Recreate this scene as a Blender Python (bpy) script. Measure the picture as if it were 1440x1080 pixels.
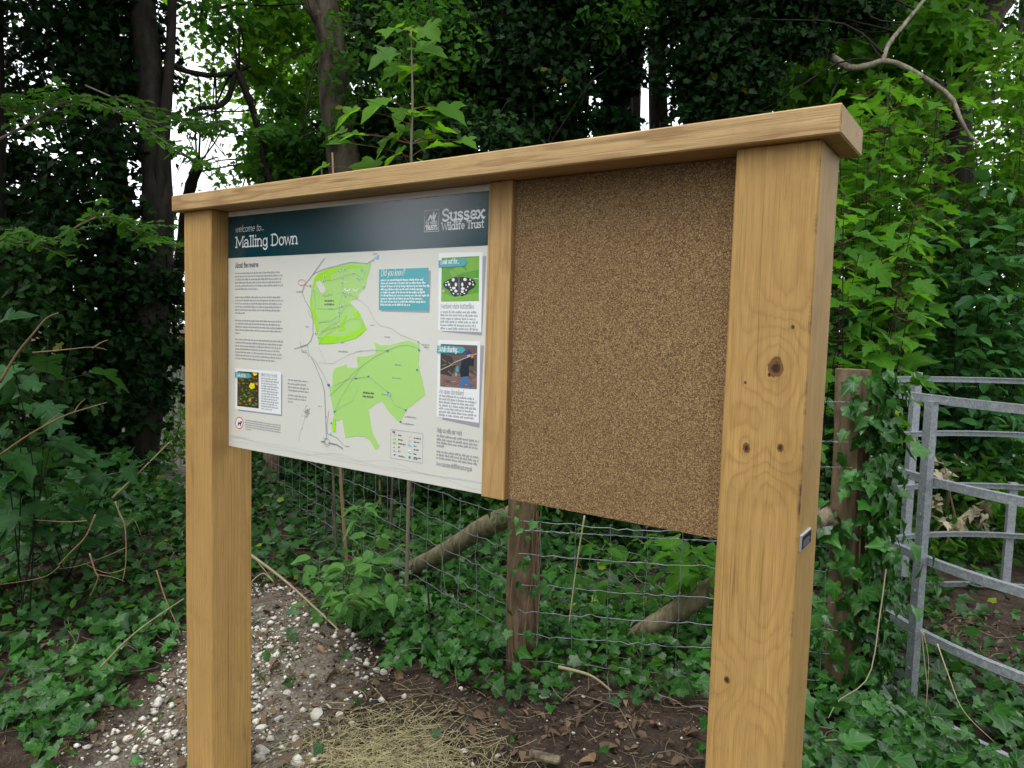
import bpy, math, random
import numpy as np
from mathutils import Vector, Matrix
from mathutils.geometry import tessellate_polygon

for o in list(bpy.data.objects):
    bpy.data.objects.remove(o)
SC = bpy.context.scene
COL = SC.collection
R = math.radians

# ------------------------------------------------------------------ camera
CAM = np.array([2.26678, -1.37554, 1.5])
MR = np.array([[0.82121387, 0.5698989, 0.02868851],
               [-0.06743485, 0.04700309, 0.9966159],
               [-0.56662186, 0.82036940, -0.07703064]])
FP = 1031.58
cam_d = bpy.data.cameras.new('camera')
cam = bpy.data.objects.new('camera', cam_d)
COL.objects.link(cam)
cam_d.sensor_width = 36.0
cam_d.lens = FP / 1440 * 36
cam_d.clip_start = 0.05
cam_d.clip_end = 500
cam.matrix_world = Matrix(((MR[0][0], MR[1][0], -MR[2][0], CAM[0]),
                           (MR[0][1], MR[1][1], -MR[2][1], CAM[1]),
                           (MR[0][2], MR[1][2], -MR[2][2], CAM[2]), (0, 0, 0, 1)))
SC.camera = cam

# ------------------------------------------------------------------ light
SUN_EL, SUN_ROT = R(64), R(190)
W = bpy.data.worlds.new('World')
SC.world = W
W.use_nodes = True
wn = W.node_tree
wn.nodes.clear()
sky = wn.nodes.new('ShaderNodeTexSky')
sky.sky_type = 'NISHITA'
sky.sun_disc = False
sky.sun_elevation = SUN_EL
sky.sun_rotation = SUN_ROT
sky.air_density = 1.0
sky.dust_density = 3.0
hs = wn.nodes.new('ShaderNodeHueSaturation')
hs.inputs['Saturation'].default_value = 0.22       # thin white cloud over the blue
bgn = wn.nodes.new('ShaderNodeBackground')
bgn.inputs['Strength'].default_value = 0.15
wo = wn.nodes.new('ShaderNodeOutputWorld')
wn.links.new(sky.outputs[0], hs.inputs['Color'])
veil = wn.nodes.new('ShaderNodeMix')               # even bright cloud over that sky
veil.data_type = 'RGBA'
veil.inputs[0].default_value = 0.68
veil.inputs[7].default_value = (8.6, 9.0, 9.4, 1)
wn.links.new(hs.outputs[0], veil.inputs[6])
wn.links.new(veil.outputs[2], bgn.inputs[0])
wn.links.new(bgn.outputs[0], wo.inputs[0])
sl = bpy.data.lights.new('sun', 'SUN')
sl.energy = 0.7
sl.angle = R(28)
sl.color = (1, 0.96, 0.9)
sun = bpy.data.objects.new('sun', sl)
COL.objects.link(sun)
sd = Vector((math.sin(SUN_ROT) * math.cos(SUN_EL), math.cos(SUN_ROT) * math.cos(SUN_EL), math.sin(SUN_EL)))
sun.location = sd * 30
sun.rotation_euler = sd.to_track_quat('Z', 'Y').to_euler()
vs = SC.view_settings
vs.view_transform = 'Standard'
vs.look = 'None'
vs.exposure = 0.92
vs.gamma = 1
vs.use_curve_mapping = False
SC.cycles.max_bounces = 8
SC.cycles.transparent_max_bounces = 8

# ------------------------------------------------------------------ pixel helpers (photograph pixels, 1440 x 1080)
def ray(x, y):
    return (x - 720) / FP * MR[0] + (540 - y) / FP * MR[1] + MR[2]
def at(x, y, d):
    return CAM + ray(x, y) * d
def gnd(x, y, z=0.0):
    r = ray(x, y)
    return CAM + r * ((z - CAM[2]) / r[2])
def onY(x, y, Y):
    r = ray(x, y)
    return CAM + r * ((Y - CAM[1]) / r[1])
def onX(x, y, X):
    r = ray(x, y)
    return CAM + r * ((X - CAM[0]) / r[0])
def topx(p):
    v = (np.atleast_2d(p) - CAM) @ MR.T
    d = np.where(np.abs(v[:, 2]) < 1e-6, 1e-6, v[:, 2])
    return np.stack([720 + FP * v[:, 0] / d, 540 - FP * v[:, 1] / d, v[:, 2]], 1)
def inpoly(px, py, poly):
    r = np.zeros(len(px), bool)
    n = len(poly)
    for i in range(n):
        x0, y0 = poly[i]
        x1, y1 = poly[(i + 1) % n]
        c = ((y0 > py) != (y1 > py)) & (px < (x1 - x0) * (py - y0) / ((y1 - y0) if y1 != y0 else 1e-9) + x0)
        r ^= c
    return r

# ------------------------------------------------------------------ object helpers
WL = {}
def thing(name, label, cat, loc, group=None):
    o = bpy.data.objects.new(name, None)
    o.empty_display_size = 0.1
    COL.objects.link(o)
    o.location = loc
    WL[o.name] = np.array(loc, float)
    tag(o, label, cat, group)
    return o
def tag(o, label=None, cat=None, group=None, kind=None):
    if label: o['label'] = label
    if cat: o['category'] = cat
    if group: o['group'] = group
    if kind: o['kind'] = kind
    return o
def wl(o):
    return WL.get(o.name, np.zeros(3)) if o is not None else np.zeros(3)
def mesh(name, V, F, mats, mi=None, smooth=False, uv=None):
    """V (n,3); F either an (m,k) array or a list of tuples."""
    me = bpy.data.meshes.new(name)
    V = np.asarray(V, np.float32)
    if isinstance(F, np.ndarray):
        m, k = F.shape
        me.vertices.add(len(V))
        me.vertices.foreach_set('co', V.ravel())
        me.loops.add(m * k)
        me.loops.foreach_set('vertex_index', F.astype(np.int32).ravel())
        me.polygons.add(m)
        me.polygons.foreach_set('loop_start', np.arange(0, m * k, k, dtype=np.int32))
        me.polygons.foreach_set('loop_total', np.full(m, k, np.int32))
    else:
        me.from_pydata(V.tolist(), [], [tuple(int(i) for i in f) for f in F])
    for mm in (mats if isinstance(mats, (list, tuple)) else [mats]):
        me.materials.append(mm)
    if mi is not None:
        me.polygons.foreach_set('material_index', np.asarray(mi, np.int32))
    me.update(calc_edges=True)
    if uv is not None:
        l = me.uv_layers.new(name='UVMap')
        li = np.empty(len(me.loops), np.int32)
        me.loops.foreach_get('vertex_index', li)
        l.data.foreach_set('uv', np.asarray(uv, np.float32)[li].ravel())
    if smooth:
        me.polygons.foreach_set('use_smooth', np.ones(len(me.polygons), bool))
    return me
def obj(name, V, F, mats, parent=None, mi=None, smooth=False, uv=None, origin=None):
    """vertices are given in world metres; they are stored relative to the object's own origin"""
    V = np.asarray(V, float)
    org = np.zeros(3) if origin is None else np.array(origin, float)
    if origin is None and parent is not None:
        org = wl(parent)
    me = mesh(name, V - org, F, mats, mi, smooth, uv)
    o = bpy.data.objects.new(name, me)
    COL.objects.link(o)
    WL[o.name] = org
    if parent is not None:
        o.parent = parent
        o.location = org - wl(parent)
    else:
        o.location = org
    return o
class MB:
    def __init__(s):
        s.V, s.F, s.M, s.n = [], [], [], 0
    def add(s, V, F, m=0):
        V = np.asarray(V, float)
        s.V.append(V)
        s.F += [tuple(int(i) + s.n for i in f) for f in F]
        s.M += [m] * len(F)
        s.n += len(V)
        return s
    def box(s, x0, x1, y0, y1, z0, z1, b=0.0, m=0):
        c = np.array([(x0 + x1) / 2, (y0 + y1) / 2, (z0 + z1) / 2])
        h = np.array([x1 - x0, y1 - y0, z1 - z0]) / 2
        if b <= 0:
            V = [(c[0] + sx * h[0], c[1] + sy * h[1], c[2] + sz * h[2]) for sx in (-1, 1) for sy in (-1, 1) for sz in (-1, 1)]
            F = [(0, 1, 3, 2), (4, 6, 7, 5), (0, 4, 5, 1), (2, 3, 7, 6), (0, 2, 6, 4), (1, 5, 7, 3)]
            return s.add(V, F, m)
        V, idx = [], {}
        for sx in (-1, 1):
            for sy in (-1, 1):
                for sz in (-1, 1):
                    sg = np.array([sx, sy, sz])
                    for a in range(3):
                        hh = h - b
                        hh[a] = h[a]
                        idx[(sx, sy, sz, a)] = len(V)
                        V.append(c + sg * hh)
        F = []
        for a in range(3):
            u, w = [(1, 2), (2, 0), (0, 1)][a]
            for sa in (-1, 1):
                q = []
                for su, sw in ((-1, -1), (1, -1), (1, 1), (-1, 1)):
                    k = [0, 0, 0]
                    k[a], k[u], k[w] = sa, su, sw
                    q.append(idx[(*k, a)])
                F.append(tuple(q if sa > 0 else q[::-1]))
            for su in (-1, 1):
                for sw in (-1, 1):          # edge along axis a
                    q = []
                    for sa in (-1, 1):
                        k = [0, 0, 0]
                        k[a], k[u], k[w] = sa, su, sw
                        q.append((idx[(*k, u)], idx[(*k, w)]))
                    f = (q[0][0], q[1][0], q[1][1], q[0][1])
                    F.append(f if su * sw > 0 else f[::-1])
        for sx in (-1, 1):
            for sy in (-1, 1):
                for sz in (-1, 1):
                    f = tuple(idx[(sx, sy, sz, a)] for a in range(3))
                    F.append(f if sx * sy * sz > 0 else f[::-1])
        return s.add(V, F, m)
    def tube(s, P, r, seg=6, m=0, cap=True):
        P = np.asarray(P, float)
        n = len(P)
        r = np.broadcast_to(np.asarray(r, float), (n,)) if np.ndim(r) < 2 else r
        T = np.gradient(P, axis=0)
        T /= np.linalg.norm(T, axis=1)[:, None] + 1e-12
        up = np.array([0, 0, 1.0]) if abs(T[0][2]) < 0.9 else np.array([1.0, 0, 0])
        V = []
        u = np.cross(T[0], up)
        for i in range(n):
            u = u - T[i] * (u @ T[i])
            u /= np.linalg.norm(u) + 1e-12
            w = np.cross(T[i], u)
            for k in range(seg):
                a = 2 * math.pi * k / seg
                V.append(P[i] + (u * math.cos(a) + w * math.sin(a)) * r[i])
        F = [(i * seg + k, i * seg + (k + 1) % seg, (i + 1) * seg + (k + 1) % seg, (i + 1) * seg + k) for i in range(n - 1) for k in range(seg)]
        if cap:
            F += [tuple(range(seg))[::-1], tuple((n - 1) * seg + k for k in range(seg))]
        return s.add(V, F, m)
    def build(s, name, mats, parent=None, smooth=False, origin=None):
        if origin is None and parent is None:
            V = np.concatenate(s.V)
            origin = (V[:, 0].mean(), V[:, 1].mean(), V[:, 2].min())
        return obj(name, np.concatenate(s.V), s.F, mats, parent, s.M, smooth, None, origin)
def spline(P, n):
    P = np.asarray(P, float)
    k = len(P)
    t = np.linspace(0, k - 1, n)
    i = np.clip(t.astype(int), 0, k - 2)
    f = (t - i)[:, None]
    a, b, c, d = P[np.clip(i - 1, 0, k - 1)], P[i], P[i + 1], P[np.clip(i + 2, 0, k - 1)]
    return 0.5 * (2 * b + (c - a) * f + (2 * a - 5 * b + 4 * c - d) * f ** 2 + (3 * b - a - 3 * c + d) * f ** 3)
def nrmz(a):
    return a / (np.linalg.norm(a, axis=-1, keepdims=True) + 1e-12)

# ------------------------------------------------------------------ materials
class NT:
    def __init__(s, name):
        s.m = bpy.data.materials.new(name)
        s.m.use_nodes = True
        s.t = s.m.node_tree
        s.t.nodes.clear()
        s.out = s.n('OutputMaterial')
    def n(s, kind, ins=None, **kw):
        nd = s.t.nodes.new('ShaderNode' + kind)
        for k, v in kw.items():
            setattr(nd, k, v)
        for k, v in (ins or {}).items():
            s.set(nd.inputs[k], v)
        return nd
    def set(s, sock, v):
        if hasattr(v, 'is_output'):
            s.t.links.new(v, sock)
        elif hasattr(v, 'outputs'):
            s.t.links.new(v.outputs[0], sock)
        else:
            if isinstance(v, (tuple, list)) and len(v) == 3 and sock.type == 'RGBA':
                v = (*v, 1)
            sock.default_value = v
    def math(s, op, a, b=0.0, c=0.0, clamp=False):
        nd = s.n('Math', operation=op, use_clamp=clamp)
        for i, v in enumerate((a, b, c)):
            s.set(nd.inputs[i], v)
        return nd.outputs[0]
    def mix(s, f, a, b, mode='MIX'):
        nd = s.n('Mix', data_type='RGBA', blend_type=mode)
        s.set(nd.inputs[0], f)
        s.set(nd.inputs[6], a)
        s.set(nd.inputs[7], b)
        return nd.outputs[2]
    def ramp(s, f, stops, interp='LINEAR'):
        nd = s.n('ValToRGB')
        r = nd.color_ramp
        r.interpolation = interp
        while len(r.elements) < len(stops):
            r.elements.new(0.5)
        for e, (p, c) in zip(r.elements, stops):
            e.position = p
            e.color = (*c, 1) if isinstance(c, (tuple, list)) else (c, c, c, 1)
        s.set(nd.inputs[0], f)
        return nd.outputs[0]
    def noise(s, vec, scale, detail=2.0, rough=0.5):
        nd = s.n('TexNoise', {'Scale': scale, 'Detail': detail, 'Roughness': rough})
        if vec is not None:
            s.set(nd.inputs['Vector'], vec)
        return nd.outputs[0]
    def bump(s, h, strength, dist):
        return s.n('Bump', {'Height': h, 'Strength': strength, 'Distance': dist}).outputs[0]
    def bsdf(s, color, rough=0.5, spec=0.5, metal=0.0, normal=None, coat=0.0):
        nd = s.n('BsdfPrincipled', {'Base Color': color, 'Roughness': rough, 'Metallic': metal, 'Specular IOR Level': spec})
        if normal is not None:
            s.set(nd.inputs['Normal'], normal)
        if coat:
            nd.inputs['Coat Weight'].default_value = coat
            nd.inputs['Coat Roughness'].default_value = 0.12
        return nd.outputs[0]
    def done(s, sh):
        s.set(s.out.inputs[0], sh)
        return s.m
def comb(nt, x, y, z):
    return nt.n('CombineXYZ', {0: x, 1: y, 2: z}).outputs[0]

def oak(name, axis, light, dark, pith, freq=150.0, knots=(), seed=0.0, contrast=0.5, edge=0.0):
    nt = NT(name)
    sp = nt.n('SeparateXYZ', {0: nt.n('TexCoord').outputs['Object']})
    if axis == 'Z':
        u, v, l = sp.outputs[0], sp.outputs[1], sp.outputs[2]
    else:
        u, v, l = sp.outputs[2], sp.outputs[1], sp.outputs[0]
    ls = nt.math('ADD', l, seed)
    lowv = comb(nt, nt.math('MULTIPLY', u, 5.0), nt.math('MULTIPLY', v, 5.0), nt.math('MULTIPLY', ls, 0.75))
    nz = nt.n('TexNoise', {'Vector': lowv, 'Scale': 1.0, 'Detail': 3.0, 'Roughness': 0.55})
    nsep = nt.n('SeparateColor', {0: nz.outputs['Color']})
    du = nt.math('MULTIPLY', nt.math('SUBTRACT', nsep.outputs[0], 0.5), 0.035)
    dv = nt.math('MULTIPLY', nt.math('SUBTRACT', nsep.outputs[1], 0.5), 0.055)
    uu = nt.math('ADD', nt.math('SUBTRACT', u, pith[0]), du)
    vv = nt.math('ADD', nt.math('SUBTRACT', v, pith[1]), dv)
    r = nt.math('SQRT', nt.math('ADD', nt.math('MULTIPLY', uu, uu), nt.math('MULTIPLY', vv, vv)))
    kd = None
    for (ku, kl, ks, amp, core) in knots:
        a = nt.math('DIVIDE', nt.math('SUBTRACT', u, ku), ks)
        b = nt.math('DIVIDE', nt.math('SUBTRACT', l, kl), ks * 1.7)
        d2 = nt.math('ADD', nt.math('MULTIPLY', a, a), nt.math('MULTIPLY', b, b))
        g = nt.math('EXPONENT', nt.math('MULTIPLY', d2, -1.0))
        r = nt.math('ADD', r, nt.math('MULTIPLY', g, amp))
        if core > 0:
            a2 = nt.math('DIVIDE', nt.math('SUBTRACT', u, ku), core)
            b2 = nt.math('DIVIDE', nt.math('SUBTRACT', l, kl), core * 1.25)
            wob = nt.math('MULTIPLY', nt.math('SUBTRACT', nt.noise(comb(nt, u, v, l), 75.0, 2), 0.5), 1.1)
            e = nt.math('ADD', nt.math('SQRT', nt.math('ADD', nt.math('MULTIPLY', a2, a2), nt.math('MULTIPLY', b2, b2))), wob)
            kk = nt.math('SUBTRACT', 1.45, e, clamp=True)
            kd = kk if kd is None else nt.math('MAXIMUM', kd, kk)
    fine = nt.math('MULTIPLY', nt.noise(comb(nt, nt.math('MULTIPLY', u, 60.0), nt.math('MULTIPLY', v, 60.0), nt.math('MULTIPLY', ls, 3.0)), 1.0, 3), 0.9)
    ph = nt.math('FRACT', nt.math('ADD', nt.math('MULTIPLY', r, freq), fine))
    ring = nt.ramp(ph, [(0.0, 0.25), (0.2, 0.0), (0.6, 0.12), (0.86, 0.9), (0.93, 1.0), (1.0, 0.25)])
    amt = nt.math('MULTIPLY', ring, nt.math('MULTIPLY', nt.noise(lowv, 2.3, 2), contrast * 2.1))
    base = nt.mix(amt, light, dark)
    pores = nt.noise(comb(nt, nt.math('MULTIPLY', u, 520.0), nt.math('MULTIPLY', v, 520.0), nt.math('MULTIPLY', ls, 9.0)), 1.0, 3, 0.65)
    pm = nt.ramp(pores, [(0.36, 1.0), (0.52, 0.0)])
    base = nt.mix(nt.math('MULTIPLY', pm, 0.42), base, tuple(c * 0.45 for c in dark))
    stk = nt.noise(comb(nt, nt.math('MULTIPLY', u, 75.0), nt.math('MULTIPLY', v, 75.0), nt.math('MULTIPLY', ls, 1.3)), 1.0, 4, 0.7)
    base = nt.mix(nt.ramp(stk, [(0.4, 0.0), (0.7, 0.55)]), base, tuple(a * 0.6 + b * 0.3 for a, b in zip(dark, light)))
    mot = nt.noise(comb(nt, nt.math('MULTIPLY', u, 9.0), nt.math('MULTIPLY', v, 9.0), nt.math('MULTIPLY', ls, 2.2)), 1.0, 4, 0.6)
    base = nt.mix(nt.ramp(mot, [(0.35, 0.0), (0.75, 0.5)]), base, tuple(a * 0.55 + b * 0.35 for a, b in zip(dark, light)))
    if kd is not None:
        kc = nt.ramp(nt.math('ADD', kd, nt.math('MULTIPLY', nt.math('SUBTRACT', nt.noise(comb(nt, u, v, l), 240.0, 3), .5), .5)), [(0.0, (0.24, 0.115, 0.04)), (0.22, (0.07, 0.028, 0.012)), (0.42, (0.22, 0.10, 0.035)), (0.62, (0.15, 0.06, 0.022)), (0.95, (0.035, 0.014, 0.007))])
        base = nt.mix(nt.ramp(kd, [(0.0, 0.0), (0.18, 0.85), (0.5, 1.0)]), base, kc)
    chk = nt.math('ABSOLUTE', nt.math('SUBTRACT', nt.noise(comb(nt, nt.math('MULTIPLY', u, 26.0), nt.math('MULTIPLY', v, 26.0), nt.math('MULTIPLY', ls, 0.3)), 1.0, 2), 0.43))
    chm = nt.math('MULTIPLY', nt.ramp(chk, [(0.0, 1.0), (0.004, 0.7), (0.010, 0.0)]), nt.ramp(mot, [(0.45, 0.0), (0.6, 1.0)]))
    base = nt.mix(nt.math('MULTIPLY', chm, 0.6), base, tuple(c * 0.3 for c in dark))
    grime = nt.noise(nt.n('TexCoord').outputs['Object'], 7.0, 5, .65)
    base = nt.mix(nt.ramp(grime, [(0.52, 0.0), (0.8, 0.42)]), base, tuple(c * 0.55 for c in dark))
    if edge:
        eg = nt.math('MULTIPLY', nt.ramp(nt.math('DIVIDE', u, edge), [(0.90, 0.0), (0.985, 1.0)]), nt.ramp(nt.noise(comb(nt, 0.0, 0.0, nt.math('MULTIPLY', l, 7.0)), 1.0, 5, .7), [(0.50, 0.0), (0.60, 0.9)]))
        eg = nt.math('MULTIPLY', eg, nt.math('LESS_THAN', v, 0.003))
        base = nt.mix(eg, base, (0.06, 0.035, 0.03))
    h = nt.math('SUBTRACT', nt.math('MULTIPLY', pm, -0.5), nt.math('MULTIPLY', ring, 0.3))
    return nt.done(nt.bsdf(base, 0.62, 0.3, normal=nt.bump(h, 0.35, 0.0015)))

def flat_print(name, c, rough=0.2):
    nt = NT(name)
    tc = nt.n('TexCoord').outputs['Object']
    b = nt.bump(nt.noise(tc, 260.0, 2), 0.22, 0.0008)
    return nt.done(nt.bsdf(c, rough, 0.75, normal=b))

def leafmat(name, lo, hi, trans=0.35, rough=0.42, vein=0.0, tcol=None, spec=0.2):
    nt = NT(name)
    rnd = nt.math('FRACT', nt.math('ADD', nt.n('NewGeometry').outputs['Random Per Island'], nt.n('ObjectInfo').outputs['Random']))
    pos = nt.n('NewGeometry').outputs['Position']
    cl = nt.noise(pos, 1.3, 2)
    f = nt.math('ADD', nt.math('MULTIPLY', rnd, 0.7), nt.math('MULTIPLY', nt.math('SUBTRACT', cl, 0.35), 0.9), clamp=True)
    c = nt.mix(f, lo, hi)
    c = nt.mix(nt.math('GREATER_THAN', rnd, 0.9955), c, (hi[0] * 3.2 + 0.05, hi[1] * 1.5 + 0.03, hi[2]))
    if vein > 0:
        sp = nt.n('SeparateXYZ', {0: nt.n('UVMap').outputs[0]})
        ax = nt.math('ABSOLUTE', sp.outputs[0])
        y = nt.math('SUBTRACT', sp.outputs[1], 0.05)
        d = ax
        for ang in (38, 78):
            d = nt.math('MINIMUM', d, nt.math('ABSOLUTE', nt.math('SUBTRACT', nt.math('MULTIPLY', ax, math.cos(R(ang))), nt.math('MULTIPLY', y, math.sin(R(ang))))))
        vf = nt.ramp(d, [(0.0, 1.0), (0.012, 0.8), (0.03, 0.0)])
        c = nt.mix(nt.math('MULTIPLY', vf, vein), c, (hi[0] * 1.9 + 0.03, hi[1] * 1.5 + 0.04, hi[2] * 1.9 + 0.02))
    t = tcol or (hi[0] * 1.6 + 0.01, hi[1] * 1.5, hi[2] * 0.6)
    rv = nt.math('ADD', rough - .07, nt.math('MULTIPLY', nt.math('FRACT', nt.math('MULTIPLY', rnd, 7.31)), .16))
    pb = nt.bsdf(c, rv, spec)
    tb = nt.n('BsdfTranslucent', {'Color': nt.mix(0.5, c, t)}).outputs[0]
    ms = nt.n('MixShader', {0: trans, 1: pb, 2: tb}).outputs[0]
    return nt.done(ms)

def barkmat(name, c0, c1, scale=14.0, rough=0.85):
    nt = NT(name)
    tc = nt.n('TexCoord').outputs['Object']
    mp = nt.n('Mapping', {0: tc})
    mp.inputs['Scale'].default_value = (1, 1, 0.28)
    a = nt.noise(mp.outputs[0], scale, 5, 0.65)
    b = nt.noise(tc, 3.0, 3)
    c = nt.mix(nt.ramp(a, [(0.35, 0.0), (0.65, 1.0)]), c0, c1)
    c = nt.mix(nt.math('MULTIPLY', nt.ramp(b, [(0.5, 0.0), (0.75, 1.0)]), 0.5), c, (c1[0] * 0.7, c1[1] * 0.95, c1[2] * 0.55))
    return nt.done(nt.bsdf(c, rough, 0.2, normal=nt.bump(a, 0.7, 0.012)))

def plain(name, c, rough=0.6, metal=0.0, var=0.25, scale=30.0, bump=0.0, spec=0.4):
    nt = NT(name)
    tc = nt.n('TexCoord').outputs['Object']
    rnd = nt.math('FRACT', nt.math('ADD', nt.n('NewGeometry').outputs['Random Per Island'], nt.n('ObjectInfo').outputs['Random']))
    a = nt.noise(tc, scale, 4)
    f = nt.math('ADD', nt.math('MULTIPLY', a, 0.5), nt.math('MULTIPLY', rnd, 0.5))
    col = nt.mix(f, tuple(x * (1 - var) for x in c), tuple(min(1, x * (1 + var)) for x in c))
    return nt.done(nt.bsdf(col, rough, spec, metal, nt.bump(a, bump, 0.004) if bump else None))

# ------------------------------------------------------------------ ground
def sst(x):
    x = np.clip(x, 0, 1)
    return x * x * (3 - 2 * x)
def gz(x, y):
    x = np.asarray(x, float)
    y = np.asarray(y, float)
    z = 0.012 * np.sin(3.1 * x + 1.7 * y) + 0.010 * np.sin(5.3 * y - 2.2 * x + 1.0) + 0.006 * np.sin(11 * x + 4) * np.sin(9 * y)
    z = z - 0.20 * sst((x - 1.35) / 0.6) * sst((y - 1.35) / 0.7)
    z = z - 0.10 * sst((0.95 - y) / 0.9) * sst((2.3 - x) / 0.8)
    z = z + 0.16 * sst((-x - 1.2) / 1.6) - 0.62 * sst((-x - 3.6) / 2.4) * sst((6.5 - y) / 1.5) + 0.05 * sst((y - 1.6) / 3.0) * sst((1.2 - x) / 1.0)
    return z
SOIL = [(353, 822), (440, 826), (500, 880), (535, 920), (600, 952), (720, 985), (850, 965), (1000, 1010), (1060, 1500), (40, 1500),
        (62, 1085), (95, 1040), (175, 985), (258, 895)]
CHALK = [(353, 815), (430, 835), (490, 890), (530, 935), (505, 985), (455, 1010), (430, 1500), (40, 1500), (75, 1085), (125, 1035), (205, 970), (260, 890)]
GPATH = [(215, 648), (300, 640), (345, 650), (345, 705), (300, 712), (225, 690)]
GATEIN = [(1300, 800), (1440, 790), (1600, 800), (1600, 1000), (1400, 960), (1320, 900)]
def softmask(x, y, poly, rad=0.12, k=8, rng=np.random.default_rng(5)):
    acc = np.zeros(len(x))
    for i in range(k):
        xx, yy = x + rng.normal(0, rad, len(x)), y + rng.normal(0, rad, len(x))
        p = topx(np.stack([xx, yy, gz(xx, yy)], 1))
        acc += inpoly(p[:, 0], p[:, 1], poly) & (p[:, 2] > 0.3)
    return acc / k
xs = np.concatenate([-np.geomspace(150, 5.2, 18), np.linspace(-5, 5, 200), np.geomspace(5.2, 150, 18)])
ys = np.concatenate([-np.geomspace(150, 2.7, 18), np.linspace(-2.5, 7, 190), np.geomspace(7.2, 180, 18)])
gx, gy = np.meshgrid(xs, ys, indexing='ij')
gv = np.stack([gx.ravel(), gy.ravel(), gz(gx.ravel(), gy.ravel())], 1)
rg = np.random.default_rng(3)
near = (np.abs(gv[:, 0]) < 5) & (gv[:, 1] > -2.5) & (gv[:, 1] < 7)
gv[near, 2] += rg.normal(0, 0.004, near.sum())
nxs, nys = len(xs), len(ys)
ii = (np.arange(nxs - 1)[:, None] * nys + np.arange(nys - 1)[None]).ravel()
gf = np.stack([ii, ii + nys, ii + nys + 1, ii + 1], 1)
nt = NT('woodland_soil')
pos = nt.n('TexCoord').outputs['Object']
n1 = nt.noise(pos, 16.0, 6, 0.7)
n2 = nt.noise(pos, 90.0, 3, 0.6)
n3 = nt.noise(pos, 2.6, 3)
soil = nt.ramp(nt.math('ADD', nt.math('MULTIPLY', n1, 0.65), nt.math('MULTIPLY', n2, 0.35)),
               [(0.3, (0.018, 0.012, 0.009)), (0.5, (0.05, 0.035, 0.026)), (0.66, (0.10, 0.075, 0.052)), (0.8, (0.17, 0.14, 0.10))])
chk = nt.ramp(nt.math('ADD', nt.math('MULTIPLY', n1, 0.5), nt.math('MULTIPLY', n2, 0.5)),
              [(0.35, (0.07, 0.052, 0.040)), (0.52, (0.18, 0.155, 0.125)), (0.7, (0.40, 0.37, 0.31))])
va = nt.n('Attribute', attribute_name='chalk').outputs['Fac']
mk = nt.math('ADD', va, nt.math('MULTIPLY', nt.math('SUBTRACT', n3, 0.5), 0.9), clamp=True)
gcol = nt.mix(nt.math('MULTIPLY', nt.ramp(mk, [(0.3, 0.0), (0.8, 1.0)]), va), soil, chk)
SOILM = nt.done(nt.bsdf(gcol, 0.95, 0.15, normal=nt.bump(nt.math('ADD', n1, nt.math('MULTIPLY', n2, 0.5)), 0.9, 0.02)))
ground = obj('ground', gv, gf, SOILM, smooth=True, origin=(0, 0, 0))
tag(ground, 'brown woodland soil sprinkled with chalk and leaf litter', 'ground', kind='structure')
att = ground.data.attributes.new('chalk', 'FLOAT', 'POINT')
att.data.foreach_set('value', np.maximum(softmask(gv[:, 0], gv[:, 1], CHALK), softmask(gv[:, 0], gv[:, 1], GPATH)).astype(np.float32))

# ------------------------------------------------------------------ noticeboard
ZB = 1.84263
PW, PD, XR = 0.15, 0.1506, 1.8078
BL, BR_, BF, BB, BH = 0.0318, 0.0345, 0.0238, 0.023, 0.0511
YP, YM, M0, MW = 0.0602, 0.0456, 1.2018, 0.0685
ZP, ZM, ZH, ZHT = ZB - 0.7573, ZB - 0.7588, ZB - 0.1473, ZB - 0.0169
board = thing('noticeboard', 'oak framed noticeboard with a printed map panel and an empty cork panel', 'noticeboard', (0.979, 0.075, 0))

def kn(px, py, Y=0.0):
    p = onY(px, py, Y)
    return p[0] - (XR + PW / 2), p[2]
kk = []
for px, py, s, amp, core in [(1091, 517, 0.055, 0.042, 0.0105), (1050, 630, 0.026, 0.018, 0.0056), (1097, 630, 0.038, 0.026, 0.0046),
                             (1022, 956, 0.030, 0.014, 0.0045), (1082, 527, 0.010, 0.004, 0.0025), (1115, 460, 0.010, 0.004, 0.0026), (1048, 538, 0.008, 0.003, 0.0022),
                             (1075, 945, 0.05, 0.02, 0.0)]:
    a, b = kn(px, py)
    kk.append((a, b, s, amp, core))
OAK_L, OAK_D = (0.57, 0.350, 0.118), (0.32, 0.170, 0.05)
MOAK_R = oak('oak_post_wood', 'Z', OAK_L, OAK_D, (0.02, 0.16), 165.0, kk, 0.0, 0.40, 0.075)
MOAK_L = oak('oak_post_wood_plain', 'Z', (0.555, 0.340, 0.115), OAK_D, (-0.10, 0.20), 150.0, [(0.01, 0.55, 0.04, 0.02, 0.0)], 7.3, 0.4)
MOAK_T = oak('oak_rail_wood', 'X', (0.61, 0.415, 0.19), (0.35, 0.205, 0.085), (0.05, 0.14), 190.0, [], 3.1, 1.0)
MOAK_M = oak('oak_mullion_wood', 'Z', (0.60, 0.385, 0.16), (0.33, 0.18, 0.06), (0.01, 0.09), 170.0, [], 12.7, 0.5)

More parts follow.
